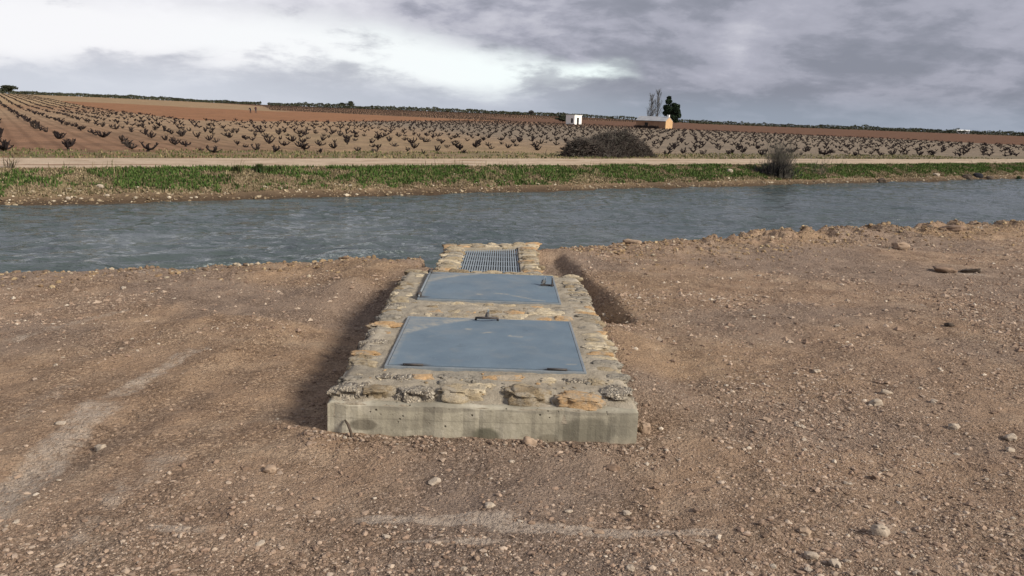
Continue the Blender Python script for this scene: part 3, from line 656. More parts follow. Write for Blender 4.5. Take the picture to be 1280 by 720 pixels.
for i in range(nb):
    x = ORX0 + .015 + (ORX1 - ORX0 - .03) * i / (nb - 1); ye = backL + (backR - backL) * (x - ORX0) / (ORX1 - ORX0) - .015; mb = MB(); mb.box((0, 0, 0), (.0125, 1, .03)); me = me or mb.mesh('bar')
    o = link('bar', me, M_galv, gr); o.location = (x, (OY0 + .01 + ye) / 2, zi(8.8) - .035); o.scale = (1, ye - OY0 - .02, 1); o.rotation_euler = (math.atan(-.022), 0, 0)
me = None
for i in range(6):
    y = OY0 + .18 + i * .33
    me = me or MB().box((0, 0, 0), (ORX1 - ORX0 - .012, .008, .010)).mesh('cross_rod')
    o = link('cross_rod', me, M_galv, gr); o.location = ((ORX0 + ORX1) / 2, y, zi(y) - .026)
# bent stick by the left end of the concrete
p = pix(409, 521, .09); q = pix(424, 549, 0)
tag(MB().tube([(-.735, 3.99, .10), (-.715, 3.965, .085), (-.70, 3.955, .05), (-.69, 3.945, .0), (-.687, 3.935, -.04)], [.004, .007, .007, .006, .005], 6).put('bent_stick', M_clod, smooth=True), 'short bent dark stick leaning on the left end of the concrete front', 'stick')

# ------------------------------------------------------------------ loose stones on the near bank
def loose(u, v, wpx, label, mat, flat=.6, name='loose_stone', dim=None, tall=None, cat='stone'):
    p = pix(u, v, 0); z = float(G(p.x, p.y)); p = pix(u, v, z); dpt = proj(p)[2]; wd = wpx / FPX * dpt
    me = stone_mesh(random.randrange(900), (wd / 2, wd / 2 * random.uniform(.6, .9), wd / 2 * (tall or flat)), 3, .60, .52)
    o = link(name, me, mat); o.location = (p.x, p.y, float(G(p.x, p.y)) + wd / 2 * (tall or flat) * .45); o.rotation_euler = (random.uniform(-.2, .2), random.uniform(-.2, .2), random.uniform(-.4, .4))
    tag(o, label, cat); return o
for a in ((661, 556, 15, 'tan wedge-shaped stone touching the concrete base, right of centre', M_peb[1], .9), (1099, 667, 22, 'largest pale rounded stone in the lower right of the dirt', M_peb[0], .7),
          (1005, 668, 14, 'round tan stone left of the largest pale stone, lower right', M_peb[1], .75), (1014, 698, 15, 'pale stone near the bottom edge, lower right of centre', M_peb[0], .6),
          (338, 590, 15, 'tan stone alone on dirt left of the concrete corner', M_peb[1], .65), (1095, 507, 14, 'rounded pale stone in the gravel patch right of the chamber', M_peb[0], .7),
          (1107, 491, 13, 'flat pale stone at the top of the gravel patch on the right', M_peb[0], .5), (1191, 535, 13, 'pale stone lying below the gravel patch, far right', M_peb[0], .6),
          (1264, 547, 14, 'larger of two pale stones at the right edge', M_peb[0], .6), (1262, 565, 11, 'smaller lower pale stone of the pair at the right edge', M_peb[0], .6),
          (125, 562, 14, 'pale grey stone on the wheel track at left', M_peb[0], .6), (76, 530, 12, 'white flat chip near the left edge wheel track', M_peb[0], .35),
          (790, 306, 24, 'flat pale slab on the bank crest right of the intake', M_peb[1], .35), (806, 540, 14, 'reddish tan stone against the right corner of the concrete', M_peb[1], 1.1),
          (1125, 309, 17, 'pinkish stone on the straw-coloured crest at right', M_peb[1], .6), (1187, 407, 11, 'small black clod alone on smooth dirt at right', M_clod, .45),
          (1213, 340, 24, 'dark flat clod in a scrape near the right crest', M_clod, .25), (1180, 340, 26, 'broken brown clod beside the scrape near the right crest', M_peb[2], .35), (1118, 285, 26, 'straw-brown earth clod topping the right crest', M_peb[2], .6),
          (1190, 287, 30, 'dark grey heap of earth on the crest at far right', M_peb[2], .22), (1066, 288, 30, 'pale bent slab on the crest right of centre', M_peb[1], .3), (765, 587, 16, 'small brown stone cluster piece below the right half of the concrete', M_peb[2], .6), (612, 632, 13, 'pale flat stone above the dry mud streak in front', M_peb[0], .35), (748, 665, 14, 'thin curved chip on the right dry mud streak', M_peb[1], .25)):
    loose(*a)
PEB = [stone_mesh(100 + i, (.5, .5, .30), 2, .62, .55, 'pebble') for i in range(8)]
PEBM = []
for me in PEB:
    for mt in M_peb: c = me.copy(); c.materials.append(mt); PEBM.append(c)
def density(x, y):
    g = .12 + 1.1 * ss(.44, .60, fbm(x * .9, y * .9, 111)) * (.4 + .8 * ss(.4, .65, fbm(x * 3.5, y * 3.5, 113)))
    g = g + 1.1 * np.exp(-(((x - 1.9) / .7) ** 2 + ((y - 4.7) / 1.0) ** 2)) + .8 * ss(4.0, 2.8, y) + .5 * box_band(x, -1, 1, .2) * box_band(y, 3.4, 4.0, .15)
    g = g * (.30 + .70 * np.maximum(ss(.5, 1.7, x), ss(3.5, 2.9, y)))
    return g * (1 - .9 * np.clip(streaks(x, y), 0, 1))
def scatter(n, seed, ymin=2.3, ymax=9.5, falloff=1.4):
    r = np.random.default_rng(seed); out = np.zeros((0, 2))
    while len(out) < n:
        y = ymin + (ymax - ymin) * r.random(n * 2) ** falloff; x = (r.random(n * 2) * 2 - 1) * (.70 * y + .6); s, nn = sn(x, y)
        ok = (r.random(n * 2) * 2.2 < density(x, y)) & (nn < crest(s) - .05) & ~((x > BX0 - .03) & (x < BX1 + .03) & (y > BY0 - .02) & (y < BY1)) & ~((x > IX0 - .05) & (x < IX1 + .05) & (y > 7.5))
        out = np.vstack([out, np.stack([x, y], 1)[ok]])
    return out[:n]
for (x, y) in scatter(230, 5):
    o = link('pebble', random.choice(PEBM[::3] if random.random() < .22 else PEBM)); k = random.choice((.016, .018, .020, .024, .032)) * random.uniform(.9, 1.3) * (1 + .06 * (y - 3))
    o.scale = (k * random.uniform(.9, 1.4), k, k * random.uniform(.7, 1.1)); o.location = (x, y, float(G(x, y)) + k * .12); o.rotation_euler = (random.uniform(-.3, .3), random.uniform(-.3, .3), random.uniform(0, 6))
    zone = ('in the dirt in front of the concrete chamber', 'front') if y < 4.0 and abs(x) < .95 else ('in the dirt left of the stone chamber', 'left') if x < 0 else ('in the dirt right of the stone chamber', 'right')
    tag(o, 'small loose pebble lying ' + zone[0], 'pebble', 'loose pebbles ' + ('in front of' if zone[1] == 'front' else zone[1] + ' of') + ' the chamber')
def stone_soup(name, P, R, cols, label, zfun, seed, flat=(.35, .75), sink=.05, kind='stuff', ico=True):
    """many small stones in one mesh"""
    r = np.random.default_rng(seed); bm = bmesh.new(); bmesh.ops.create_icosphere(bm, subdivisions=1, radius=1); bv = np.array([v.co[:] for v in bm.verts]); bf = np.array([[v.index for v in f.verts] for f in bm.faces]); bm.free()
    if not ico: bv = np.array([(1, 0, 0), (-1, 0, 0), (0, 1, 0), (0, -1, 0), (0, 0, 1), (0, 0, -1.)]); bf = np.array([(0, 2, 4), (2, 1, 4), (1, 3, 4), (3, 0, 4), (2, 0, 5), (1, 2, 5), (3, 1, 5), (0, 3, 5)])
    n = len(P); V = bv[None] * (1 + .32 * (r.random((n, len(bv), 1)) - .5) * 2); V = V * np.stack([r.uniform(.8, 1.5, n), r.uniform(.7, 1.1, n), r.uniform(*flat, n)], 1)[:, None] * R[:, None, None]
    a = r.uniform(0, 6.28, n); ca, sa = np.cos(a)[:, None], np.sin(a)[:, None]; X = V[..., 0] * ca - V[..., 1] * sa; Y = V[..., 0] * sa + V[..., 1] * ca
    z = zfun(P[:, 0], P[:, 1]); V = np.stack([X + P[:, :1], Y + P[:, 1:], V[..., 2] + (z + R * sink)[:, None]], -1)
    F = bf[None] + (np.arange(n) * len(bv))[:, None, None]
    tint = np.repeat(cols, len(bv), 0)
    return tag(link(name, mesh_np(name, V.reshape(-1, 3), F.reshape(-1, 3), False, {'tint': tint}), M_tint), label, cat='gravel', kind=kind)
def gravel_cols(n, seed):
    r = np.random.default_rng(seed); pal = np.array([(.20, .138, .10), (.27, .19, .14), (.32, .235, .175), (.37, .285, .22), (.40, .32, .25), (.48, .41, .33)]); i = r.choice(6, n, p=[.20, .27, .25, .16, .09, .03]); return pal[i] * r.uniform(.85, 1.15, (n, 1))
P = scatter(52000, 21, 2.2, 8.0, 1.2); r = np.random.default_rng(3); R = .0028 * (1 + 1.0 * r.pareto(2.35, len(P))); R = np.minimum(R, .014) * (1 + .05 * (P[:, 1] - 3))
stone_soup('gravel', P, R, gravel_cols(len(P), 4), 'fine brown gravel and crumbs strewn over the near bank', G, 8)
P = scatter(42000, 23, 2.2, 7.0, 1.1); R = .0022 * (1 + .8 * r.pareto(2.6, len(P))); R = np.minimum(R, .008)
stone_soup('gravel', P, R, gravel_cols(len(P), 14), 'grit between the larger gravel on the near bank', G, 18, ico=False)
P = scatter(18000, 22, 6.0, 15, 1.1); R = np.minimum(.006 * (1 + r.pareto(2.4, len(P))), .032)
stone_soup('gravel', P, R, gravel_cols(len(P), 5), 'coarser crumbs of earth towards the crest of the near bank', G, 9, ico=False)

def crest_clods():
    r = np.random.default_rng(25); n = 8000; s = r.uniform(6.6, 26, n); d = -np.abs(r.normal(0, .8, n)) + .12; nn = crest(s) + d; x, y = xy(s, nn); P = np.stack([x, y], 1); R = np.minimum(.007 * (1 + r.pareto(2.2, n)), .030)
    pal = np.array([(.24, .165, .10), (.31, .22, .13), (.37, .28, .17), (.19, .135, .095), (.40, .33, .24)]); stone_soup('earth_clods', P, R, pal[r.choice(5, n, p=[.3, .3, .15, .18, .07])] * r.uniform(.8, 1.15, (n, 1)), 'broken straw-coloured clods along the right crest', G, 26, (.5, .9), .15)
    s = r.uniform(-4, 5.5, 1500); d = -np.abs(r.normal(0, .4, 1500)) + .1; x, y = xy(s, crest(s) + d); P = np.stack([x, y], 1); ok = x < -.75; P = P[ok]; R = np.minimum(.008 * (1 + r.pareto(2.2, len(P))), .03)
    stone_soup('earth_clods', P, R, pal[r.choice(5, len(P), p=[.3, .2, .1, .3, .1])] * .95, 'crumbs of earth along the left crest', G, 27, (.5, .9), .15)
crest_clods()
def edge_crumbs():
    r = np.random.default_rng(28); P = []
    y = r.uniform(6.5, 9.2, 900); P.append(np.stack([1.10 - .105 * (y - 6.75) + r.normal(0, .10, 900), y], 1))
    y = r.uniform(4.0, 7.4, 700); P.append(np.stack([-.86 - np.abs(r.normal(0, .16, 700)), y], 1))
    x = r.uniform(-.95, .9, 1100); P.append(np.stack([x, 3.985 - np.abs(r.normal(0, .09, 1100))], 1))
    y = r.uniform(4.0, 6.6, 500); P.append(np.stack([.735 + np.abs(r.normal(0, .06, 500)), y], 1))
    P = np.vstack(P); R = np.minimum(.0030 * (1 + r.pareto(2.1, len(P))), .0125); stone_soup('earth_crumbs', P, R, gravel_cols(len(P), 29) * .85, 'crumbs of earth and grit heaped against the chamber and trench edges', G, 30, (.5, .9), .2)
edge_crumbs()

# ------------------------------------------------------------------ far bank: grass, rubble, shrub, tussocks
def blades(name, P, Z, H, W, cols, label, seed, lean=.7, cat='grass'):
    r = np.random.default_rng(seed); n = len(P); a = r.uniform(0, 6.28, n); l = r.uniform(.1, lean, n) * H; b = r.uniform(0, 6.28, n)
    dx, dy = np.cos(a) * W, np.sin(a) * W; tx, ty = P[:, 0] + np.cos(b) * l, P[:, 1] + np.sin(b) * l
    mx, my = P[:, 0] + np.cos(b) * l * .35, P[:, 1] + np.sin(b) * l * .35
    V = np.stack([np.stack([P[:, 0] - dx, P[:, 1] - dy, Z - .02], 1), np.stack([P[:, 0] + dx, P[:, 1] + dy, Z - .02], 1), np.stack([mx + dx * .9, my + dy * .9, Z + H * .6], 1), np.stack([tx, ty, Z + H], 1), np.stack([mx - dx * .9, my - dy * .9, Z + H * .6], 1)], 1)
    i = np.arange(n)[:, None] * 5; F = np.vstack([i + [0, 1, 2], i + [0, 2, 4], i + [4, 2, 3]])
    return tag(link(name, mesh_np(name, V.reshape(-1, 3), F, False, {'tint': np.repeat(cols, 5, 0)}), M_tint), label, cat=cat, kind='stuff')
def bank_points(n, seed, n0, n1, thr, fs=.5, sd=120, s0=-6, s1=62):
    r = np.random.default_rng(seed); out = np.zeros((0, 2))
    while len(out) < n:
        s = r.uniform(s0, s1, n * 2); q = r.uniform(n0, n1, n * 2); k = fbm(s * fs, q * 1.1, sd) + .12 * (1 - np.abs((q - (n0 + n1) / 2) / (n1 - n0) * 2) ** 2)
        out = np.vstack([out, np.stack([s, q], 1)[k > thr + .1 * r.random(n * 2)]])
    return out[:n]
q = bank_points(120000, 31, 20.40, 22.25, .20, 1.3); r = np.random.default_rng(32); x, y = xy(q[:, 0], q[:, 1])
pal = np.array([(.042, .080, .020), (.066, .112, .028), (.10, .145, .042), (.145, .14, .062)]); dry = np.array([(.15, .12, .07), (.24, .19, .12), (.31, .25, .16), (.10, .095, .045)])
gsel = fbm(q[:, 0] * .8, q[:, 1] * 1.5, 125) + .38 * (vn(q[:, 0] * 4, q[:, 1] * 6, 127) - .5) + .10 * box_band(q[:, 1], 20.75, 21.85, .2) - .10 * (1 - ss(20.5, 20.8, q[:, 1])) + .05 * ss(15, 40, q[:, 0]) + .05 * (1 - ss(3, 12, q[:, 0])) > .44 + .12 * r.random(len(q))
cols = np.where(gsel[:, None], pal[r.choice(4, len(q), p=[.32, .36, .22, .10])], dry[r.choice(4, len(q))]) * r.uniform(.75, 1.25, (len(q), 1))
H = r.uniform(.025, .10, len(q)) * (.6 + .8 * fbm(q[:, 0] * 1.3, q[:, 1] * 2, 130))
blades('grass', np.stack([x, y], 1), Gf(q[:, 0], q[:, 1]), H * np.where(gsel, 1, .6), r.uniform(.006, .018, len(q)), cols, 'green weeds and grass covering the far canal bank', 33)
q = bank_points(2600, 35, 20.5, 22.5, .46, .6, 135); x, y = xy(q[:, 0], q[:, 1]); r = np.random.default_rng(36)
cols = np.array([(.22, .17, .10), (.30, .24, .15), (.12, .11, .05), (.075, .09, .035)])[r.choice(4, len(q))] * r.uniform(.8, 1.2, (len(q), 1)); blades('dead_stalks', np.stack([x, y], 1), Gf(q[:, 0], q[:, 1]), r.uniform(.10, .34, len(q)) * ss(.3, .7, fbm(q[:, 0] * .7, q[:, 1], 137)), r.uniform(.004, .008, len(q)), cols, 'taller dry stalks standing among the bank weeds', 37)
q = bank_points(9000, 41, 26.5, 34, .44, .35, 140, -8, 60); x, y = xy(q[:, 0], q[:, 1]); r = np.random.default_rng(42)
pal = np.array([(.10, .105, .045), (.16, .145, .07), (.24, .19, .11), (.075, .09, .03)]); cols = pal[r.choice(4, len(q))] * r.uniform(.8, 1.2, (len(q), 1))
blades('grass', np.stack([x, y], 1), Gf(q[:, 0], q[:, 1]), r.uniform(.03, .10, len(q)), r.uniform(.01, .03, len(q)), cols, 'thin dry weeds at the road edge of the vineyard', 43)
q = bank_points(8000, 51, 20.05, 20.75, .36, 1.1, 150); x, y = xy(q[:, 0], q[:, 1]); r = np.random.default_rng(52); R = np.minimum(.016 * (1 + .9 * r.pareto(2.6, len(q))), .055)
pal = np.array([(.16, .115, .07), (.24, .18, .115), (.34, .275, .19), (.50, .43, .33)]); cols = pal[r.choice(4, len(q), p=[.34, .34, .22, .10])] * r.uniform(.8, 1.2, (len(q), 1))
stone_soup('gravel', np.stack([x, y], 1), R, cols, 'pale rubble along the far waterline', lambda X, Y: Gf(*sn(X, Y)), 53)
q = bank_points(900, 55, 20.6, 22.3, .30, .8, 160); x, y = xy(q[:, 0], q[:, 1]); r = np.random.default_rng(56); R = r.uniform(.012, .035, len(q)); cols = pal[r.choice(4, len(q))]
stone_soup('gravel', np.stack([x, y], 1), R, cols, 'scattered pale stones and clods among the bank weeds', lambda X, Y: Gf(*sn(X, Y)), 57)

def far_pt(u, v):
    """first hit of the pixel's ray with the far terrain"""
    d = FW + RT * ((u - 640) / FPX) - UP * ((v - 360) / FPX); t = np.arange(12, 400, .02); x, y, z = d.x * t, d.y * t, CAMZ + d.z * t; s, n = sn(x, y)
    h = z < Gf(s, n); h &= n > 19.9; i = int(np.argmax(h)) if h.any() else len(t) - 1; p = Vector((x[i], y[i], z[i])); return p, proj(p)[2]
for u, v, wpx, lab, mt in ((912, 215, 9, 'pale angular rock in the green bank, left of the dark shrub', M_peb[0]), (1170, 220, 9, 'white rock low on the far bank towards the right', M_peb[0]), (125, 234, 9, 'pale grey rock in the green bank at left', M_peb[0]),
                           (1222, 221, 12, 'dark stump-like clod at the far waterline, right', M_shrubd), (1237, 224, 10, 'low dark clod right of the stump-like clod', M_clod), (1209, 223, 12, 'brown lump left of the stump-like clod at the waterline', M_clod), (1102, 228, 12, 'dark brown clod at the far waterline between shrub and stump', M_clod), (134, 245, 6, 'brightest pale stone on the left far waterline', M_peb[0]), (85, 249, 7, 'pale stone near the left end of the far waterline', M_peb[0])):
    p, dp = far_pt(u, v); wd = wpx / FPX * dp; me = stone_mesh(random.randrange(900), (wd / 2, wd / 2.6, wd / 3), 2, .7, .35); o = link('bank_rock', me, mt); o.location = p + Vector((0, 0, wd * .1)); tag(o, lab, 'rock')
def tuft(u, v, hpx, n, spread, mat_cols, label, name='grass_tussock'):
    p, dp = far_pt(u, v); h = hpx / FPX * dp; r = np.random.default_rng(int(u)); V = []; F = []; cols = []
    for i in range(n):
        a = r.uniform(0, 6.28); l = r.uniform(0, spread) ** 1.0 * h; hh = h * r.uniform(.55, 1); b = Vector((math.cos(a), math.sin(a), 0)); w_ = Vector((-b.y, b.x, 0)) * .008
        s0 = Vector((r.normal(0, .05), r.normal(0, .05), -.02)); m_ = s0 + b * l * .35 + Vector((0, 0, hh * .6)); t = s0 + b * l + Vector((0, 0, hh)); k = len(V)
        V += [s0 - w_, s0 + w_, m_ + w_, t, m_ - w_]; F += [(k, k + 1, k + 2), (k, k + 2, k + 4), (k + 4, k + 2, k + 3)]; cols += [tuple(c * r.uniform(.7, 1.3) for c in mat_cols)] * 5
    o = link(name, mesh_np(name, np.array([v[:] for v in V]), F, False, {'tint': np.array(cols)}), M_tint); o.location = p; tag(o, label, 'tussock'); return o
tuft(325, 215, 13, 260, .55, (.060, .085, .030), 'larger green grass tussock on the road edge at left'); tuft(297, 214, 10, 160, .5, (.085, .095, .04), 'smaller olive grass tussock left of the larger tussock'); tuft(337, 214, 8, 120, .6, (.070, .09, .035), 'low green tussock just right of the larger tussock')
tuft(14, 210, 18, 26, 1.1, (.12, .09, .06), 'sparse dry sprig by the road at the left edge', 'dry_sprig')
tuft(1273, 225, 7, 80, .6, (.05, .08, .03), 'small dark tuft at the far bank by the right edge')
def near_tuft():
    p = pix(1272, 281, 0); r = np.random.default_rng(77); n = 160; V = []; F = []; cols = []
    for i in range(n):
        a = r.uniform(0, 6.28); b = Vector((math.cos(a), math.sin(a), 0)); w_ = Vector((-b.y, b.x, 0)) * .006; h = r.uniform(.05, .13); s0 = Vector((r.normal(0, .12), r.normal(0, .06), -.02)); t = s0 + b * h * .8 + Vector((0, 0, h)); k = len(V); V += [s0 - w_, s0 + w_, t]; F.append((k, k + 1, k + 2)); cols += [(.025, .05, .02)] * 3
    o = link('weed', mesh_np('weed', np.array([v[:] for v in V]), F, False, {'tint': np.array(cols)}), M_tint); o.location = (p.x, p.y, float(G(p.x, p.y))); tag(o, 'small dark green weed on the near crest at the right edge', 'weed')
near_tuft()

class Soup:
    """numpy collector of 3-sided twigs"""
    def __init__(s): s.V = []; s.F = []; s.n = 0
    def twig(s, pts, r0, r1, k=3):
        pts = np.asarray(pts, float); m = len(pts); t = np.gradient(pts, axis=0); t /= np.linalg.norm(t, axis=1)[:, None] + 1e-9
        a = np.cross(t, (.37, .21, .9)); a /= np.linalg.norm(a, axis=1)[:, None] + 1e-9; c = np.cross(t, a); rr = np.linspace(r0, r1, m)[:, None]
        for j in range(k):
            q = 2 * math.pi * j / k; s.V.append(pts + (a * math.cos(q) + c * math.sin(q)) * rr)
        for j in range(k):
            A = s.n + j * m; B = s.n + ((j + 1) % k) * m; i = np.arange(m - 1); s.F.append(np.stack([A + i, B + i, B + i + 1, A + i + 1], 1))
        s.n += k * m
    def mesh(s, name): return mesh_np(name, np.vstack(s.V), np.vstack(s.F), False)
def shrub():
    p, dp = far_pt(974, 221); r = np.random.default_rng(61); root = empty('bank_shrub', p); sp = Soup(); sd = Soup(); R2 = RT.normalized()
    for i in range(300):
        b = np.array([r.normal(0, .22), r.normal(0, .14), -.03]); h = r.uniform(.7, 1.5); lean = r.normal(0, .34); d = np.array([math.cos(r.uniform(0, 6.28)), math.sin(r.uniform(0, 6.28)), 0]) * abs(lean)
        pts = [b + d * h * t ** 1.4 + np.array([r.normal(0, .012), r.normal(0, .012), h * t]) for t in (0, .3, .6, 1)]; sp.twig(pts, .006, .0025)
        for _ in range(3):
            q = pts[2] if r.random() < .6 else pts[1]; e = q + np.array([r.normal(0, .09), r.normal(0, .09), r.uniform(.1, .28)]); sp.twig([q, (q + e) / 2 + r.normal(0, .01, 3), e], .003, .002)
    for i in range(520):
        c = np.array(R2[:]) * (r.normal(-.22, .30)); b = c + r.normal(0, .06, 3); b[2] = r.uniform(-.05, .12); e = b + np.array([r.normal(0, .22), r.normal(0, .22), r.uniform(.15, .5)]); sd.twig([b, (b + e) / 2 + r.normal(0, .03, 3), e], .010, .005)
    link('upright_stems', sp.mesh('upright_stems'), M_shrub, root); link('dense_base', sd.mesh('dense_base'), M_shrubd, root)
    tag(root, 'dark leafless shrub with feathery upright twigs on the far bank', 'shrub')
    p, dp = far_pt(1025, 218); s3 = Soup()
    for i in range(60):
        b = np.array([r.normal(0, .25), r.normal(0, .15), -.02]); e = b + np.array([r.normal(0, .12), r.normal(0, .12), r.uniform(.3, .75)]); s3.twig([b, (b + e) / 2 + r.normal(0, .02, 3), e], .004, .002)
    o = link('dry_reed_clump', s3.mesh('dry_reed_clump'), M_shrub); o.location = p; tag(o, 'thin dry reed stalks on the bank right of the dark shrub', 'reeds')
shrub()

# ------------------------------------------------------------------ vines
def vine_mesh(seed, sides=4, lod=0):
    r = random.Random(seed); mb = MB(); th = r.uniform(.04, .22); lx, ly = r.uniform(-.08, .08), r.uniform(-.08, .08); top = Vector((lx, ly, th))
    mb.tube([(0, 0, -.08), (lx * .4 + .02, ly * .3, th * .5), tuple(top)], [.085, .07, .08], sides)
    k = r.randint(5, 8) if not lod else r.randint(3, 4); a0 = r.uniform(0, 6.28)
    for i in range(k):
        a = a0 + 6.28 * i / k + r.uniform(-.4, .4); R = r.uniform(.10, .44); h = r.uniform(.08, .44); d = Vector((math.cos(a), math.sin(a), 0))
        p1 = top + d * R * .55 + Vector((0, 0, h * .25)); p2 = top + d * R + Vector((0, 0, h))
        mb.tube([tuple(top), tuple(p1), tuple(p2)] if not lod else [tuple(top), tuple(p2)], [.075, .066, .048] if not lod else [.075, .055], sides)
        if not lod:
            for _ in range(r.randint(2, 5)):
                e = p2 + Vector((r.uniform(-.14, .14), r.uniform(-.14, .14), r.uniform(.04, .24))); mb.tube([tuple(p2), tuple(e)], [.036, .018], 3)
            if r.random() < .6:
                e = p1 + Vector((r.uniform(-.12, .12), r.uniform(-.12, .12), r.uniform(.08, .24))); mb.tube([tuple(p1), tuple(e)], [.02, .01], 3)
    return mb
VM = []
for i in range(26):
    me = vine_mesh(200 + i).mesh('vine'); me.materials.append(M_vine if i % 3 else M_vine2); VM.append(me)
ROWS, INROW, TILT = 2.2, 2.2, .083
cand = []
r = np.random.default_rng(71)
for i in range(-150, 190):
    for j in range(0, 230):
        n = 31.8 + j * INROW; s = 5.35 + i * ROWS + TILT * (n - 33)
        n += r.normal(0, .22) + (.5 if i % 2 else 0); s += r.normal(0, .16)
        x, y = xy(s, n); d = math.hypot(x, y); az = math.degrees(math.atan2(x, y))
        if abs(az) > 34 or d > 560: continue
        cand.append((s, n, d, az, r.random(), j))
cand = np.array(cand); K = field_kind(cand[:, 0], cand[:, 1])
px0, _ = far_pt(707, 198); px1, _ = far_pt(817, 197); ps0, pn0 = sn(px0.x, px0.y); ps1, pn1 = sn(px1.x, px1.y)
near_v, far_v = [], []
for (s, n, d, az, t, j), k in zip(cand, K):
    hill = az < -14
    if k in (1, 2): continue
    if k == 0 and not hill and n > 200: continue
    if k == 0 and hill and d > 520: continue
    if k == 0 and hill and abs(n - 150) < 4: continue
    if t < .07 and d < 140: continue
    x, y = xy(s, n); z = float(Gf(np.array(s), np.array(n)))
    if ps0 - 1.0 < s < ps1 + 1.0 and 28 < n < 35.5: continue
    u, v, _ = proj((x, y, z + .3))
    (near_v if -15 < u < 1295 else far_v).append((d, s, n, x, y, z, u, v, j))
near_v.sort(); far_v += near_v[296:]; near_v = near_v[:296]
pile_u = 761
ORD = 'first second third fourth fifth sixth seventh eighth ninth tenth eleventh twelfth thirteenth fourteenth fifteenth sixteenth seventeenth eighteenth nineteenth twentieth'.split()
names = {}
for j, rowname in enumerate(('in the row nearest the road', 'in the second row from the road', 'in the third row from the road', 'in the fourth row from the road')):
    row = sorted([q for q in near_v if q[8] == j], key=lambda q: q[6])
    for side, lst in (('left', [q for q in row if q[6] < pile_u][::-1]), ('right', [q for q in row if q[6] > pile_u])):
        for i, q in enumerate(lst[:20]): names[q] = (f'{ORD[i]} bare vine {side} of the brush pile, {rowname}', f'bare vines {rowname}')
for q in near_v:
    d, s, n, x, y, z, u, v, j = q
    o = link('vine', VM[random.randrange(26)]); k = random.uniform(.25, .54); o.scale = (k * random.uniform(1.0, 1.7), k * random.uniform(1.0, 1.7), k * random.uniform(.8, 1.15)); o.rotation_euler = (random.uniform(-.12, .12), random.uniform(-.12, .12), random.uniform(0, 6.28)); o.location = (x, y, z)
    if q in names: tag(o, names[q][0], 'vine', names[q][1])
    elif u < pile_u: tag(o, 'nearer bare pruned vine beyond the first rows, left of the brush pile', 'vine', 'nearer vines left of the brush pile')
    else: tag(o, 'nearer bare pruned vine beyond the first rows, right of the brush pile', 'vine', 'nearer vines right of the brush pile')
def vine_mass():
    libs = []
    for i in range(8):
        mb = vine_mesh(300 + i, 3, 1); V = np.array(mb.V); F = [f for f in mb.F if len(f) == 4]; libs.append((V, np.array(F)))
    VV, FF, n0 = [], [], 0; r = np.random.default_rng(81)
    for q in far_v:
        d, s, n, x, y, z, u, v, j = q; V, F = libs[r.integers(8)]; a = r.uniform(0, 6.28); k = r.uniform(.36, .60); wd = 1.45
        if d > 200: k *= 1.0
        X = (V[:, 0] * math.cos(a) - V[:, 1] * math.sin(a)) * k * wd; Y = (V[:, 0] * math.sin(a) + V[:, 1] * math.cos(a)) * k * wd
        VV.append(np.stack([X + x, Y + y, V[:, 2] * k + z], 1)); FF.append(F + n0); n0 += len(V)
    tag(link('distant_vines', mesh_np('distant_vines', np.vstack(VV), np.vstack(FF)), M_vine), 'rows of bare vines receding to the ridge', cat='vines', kind='stuff')
vine_mass()

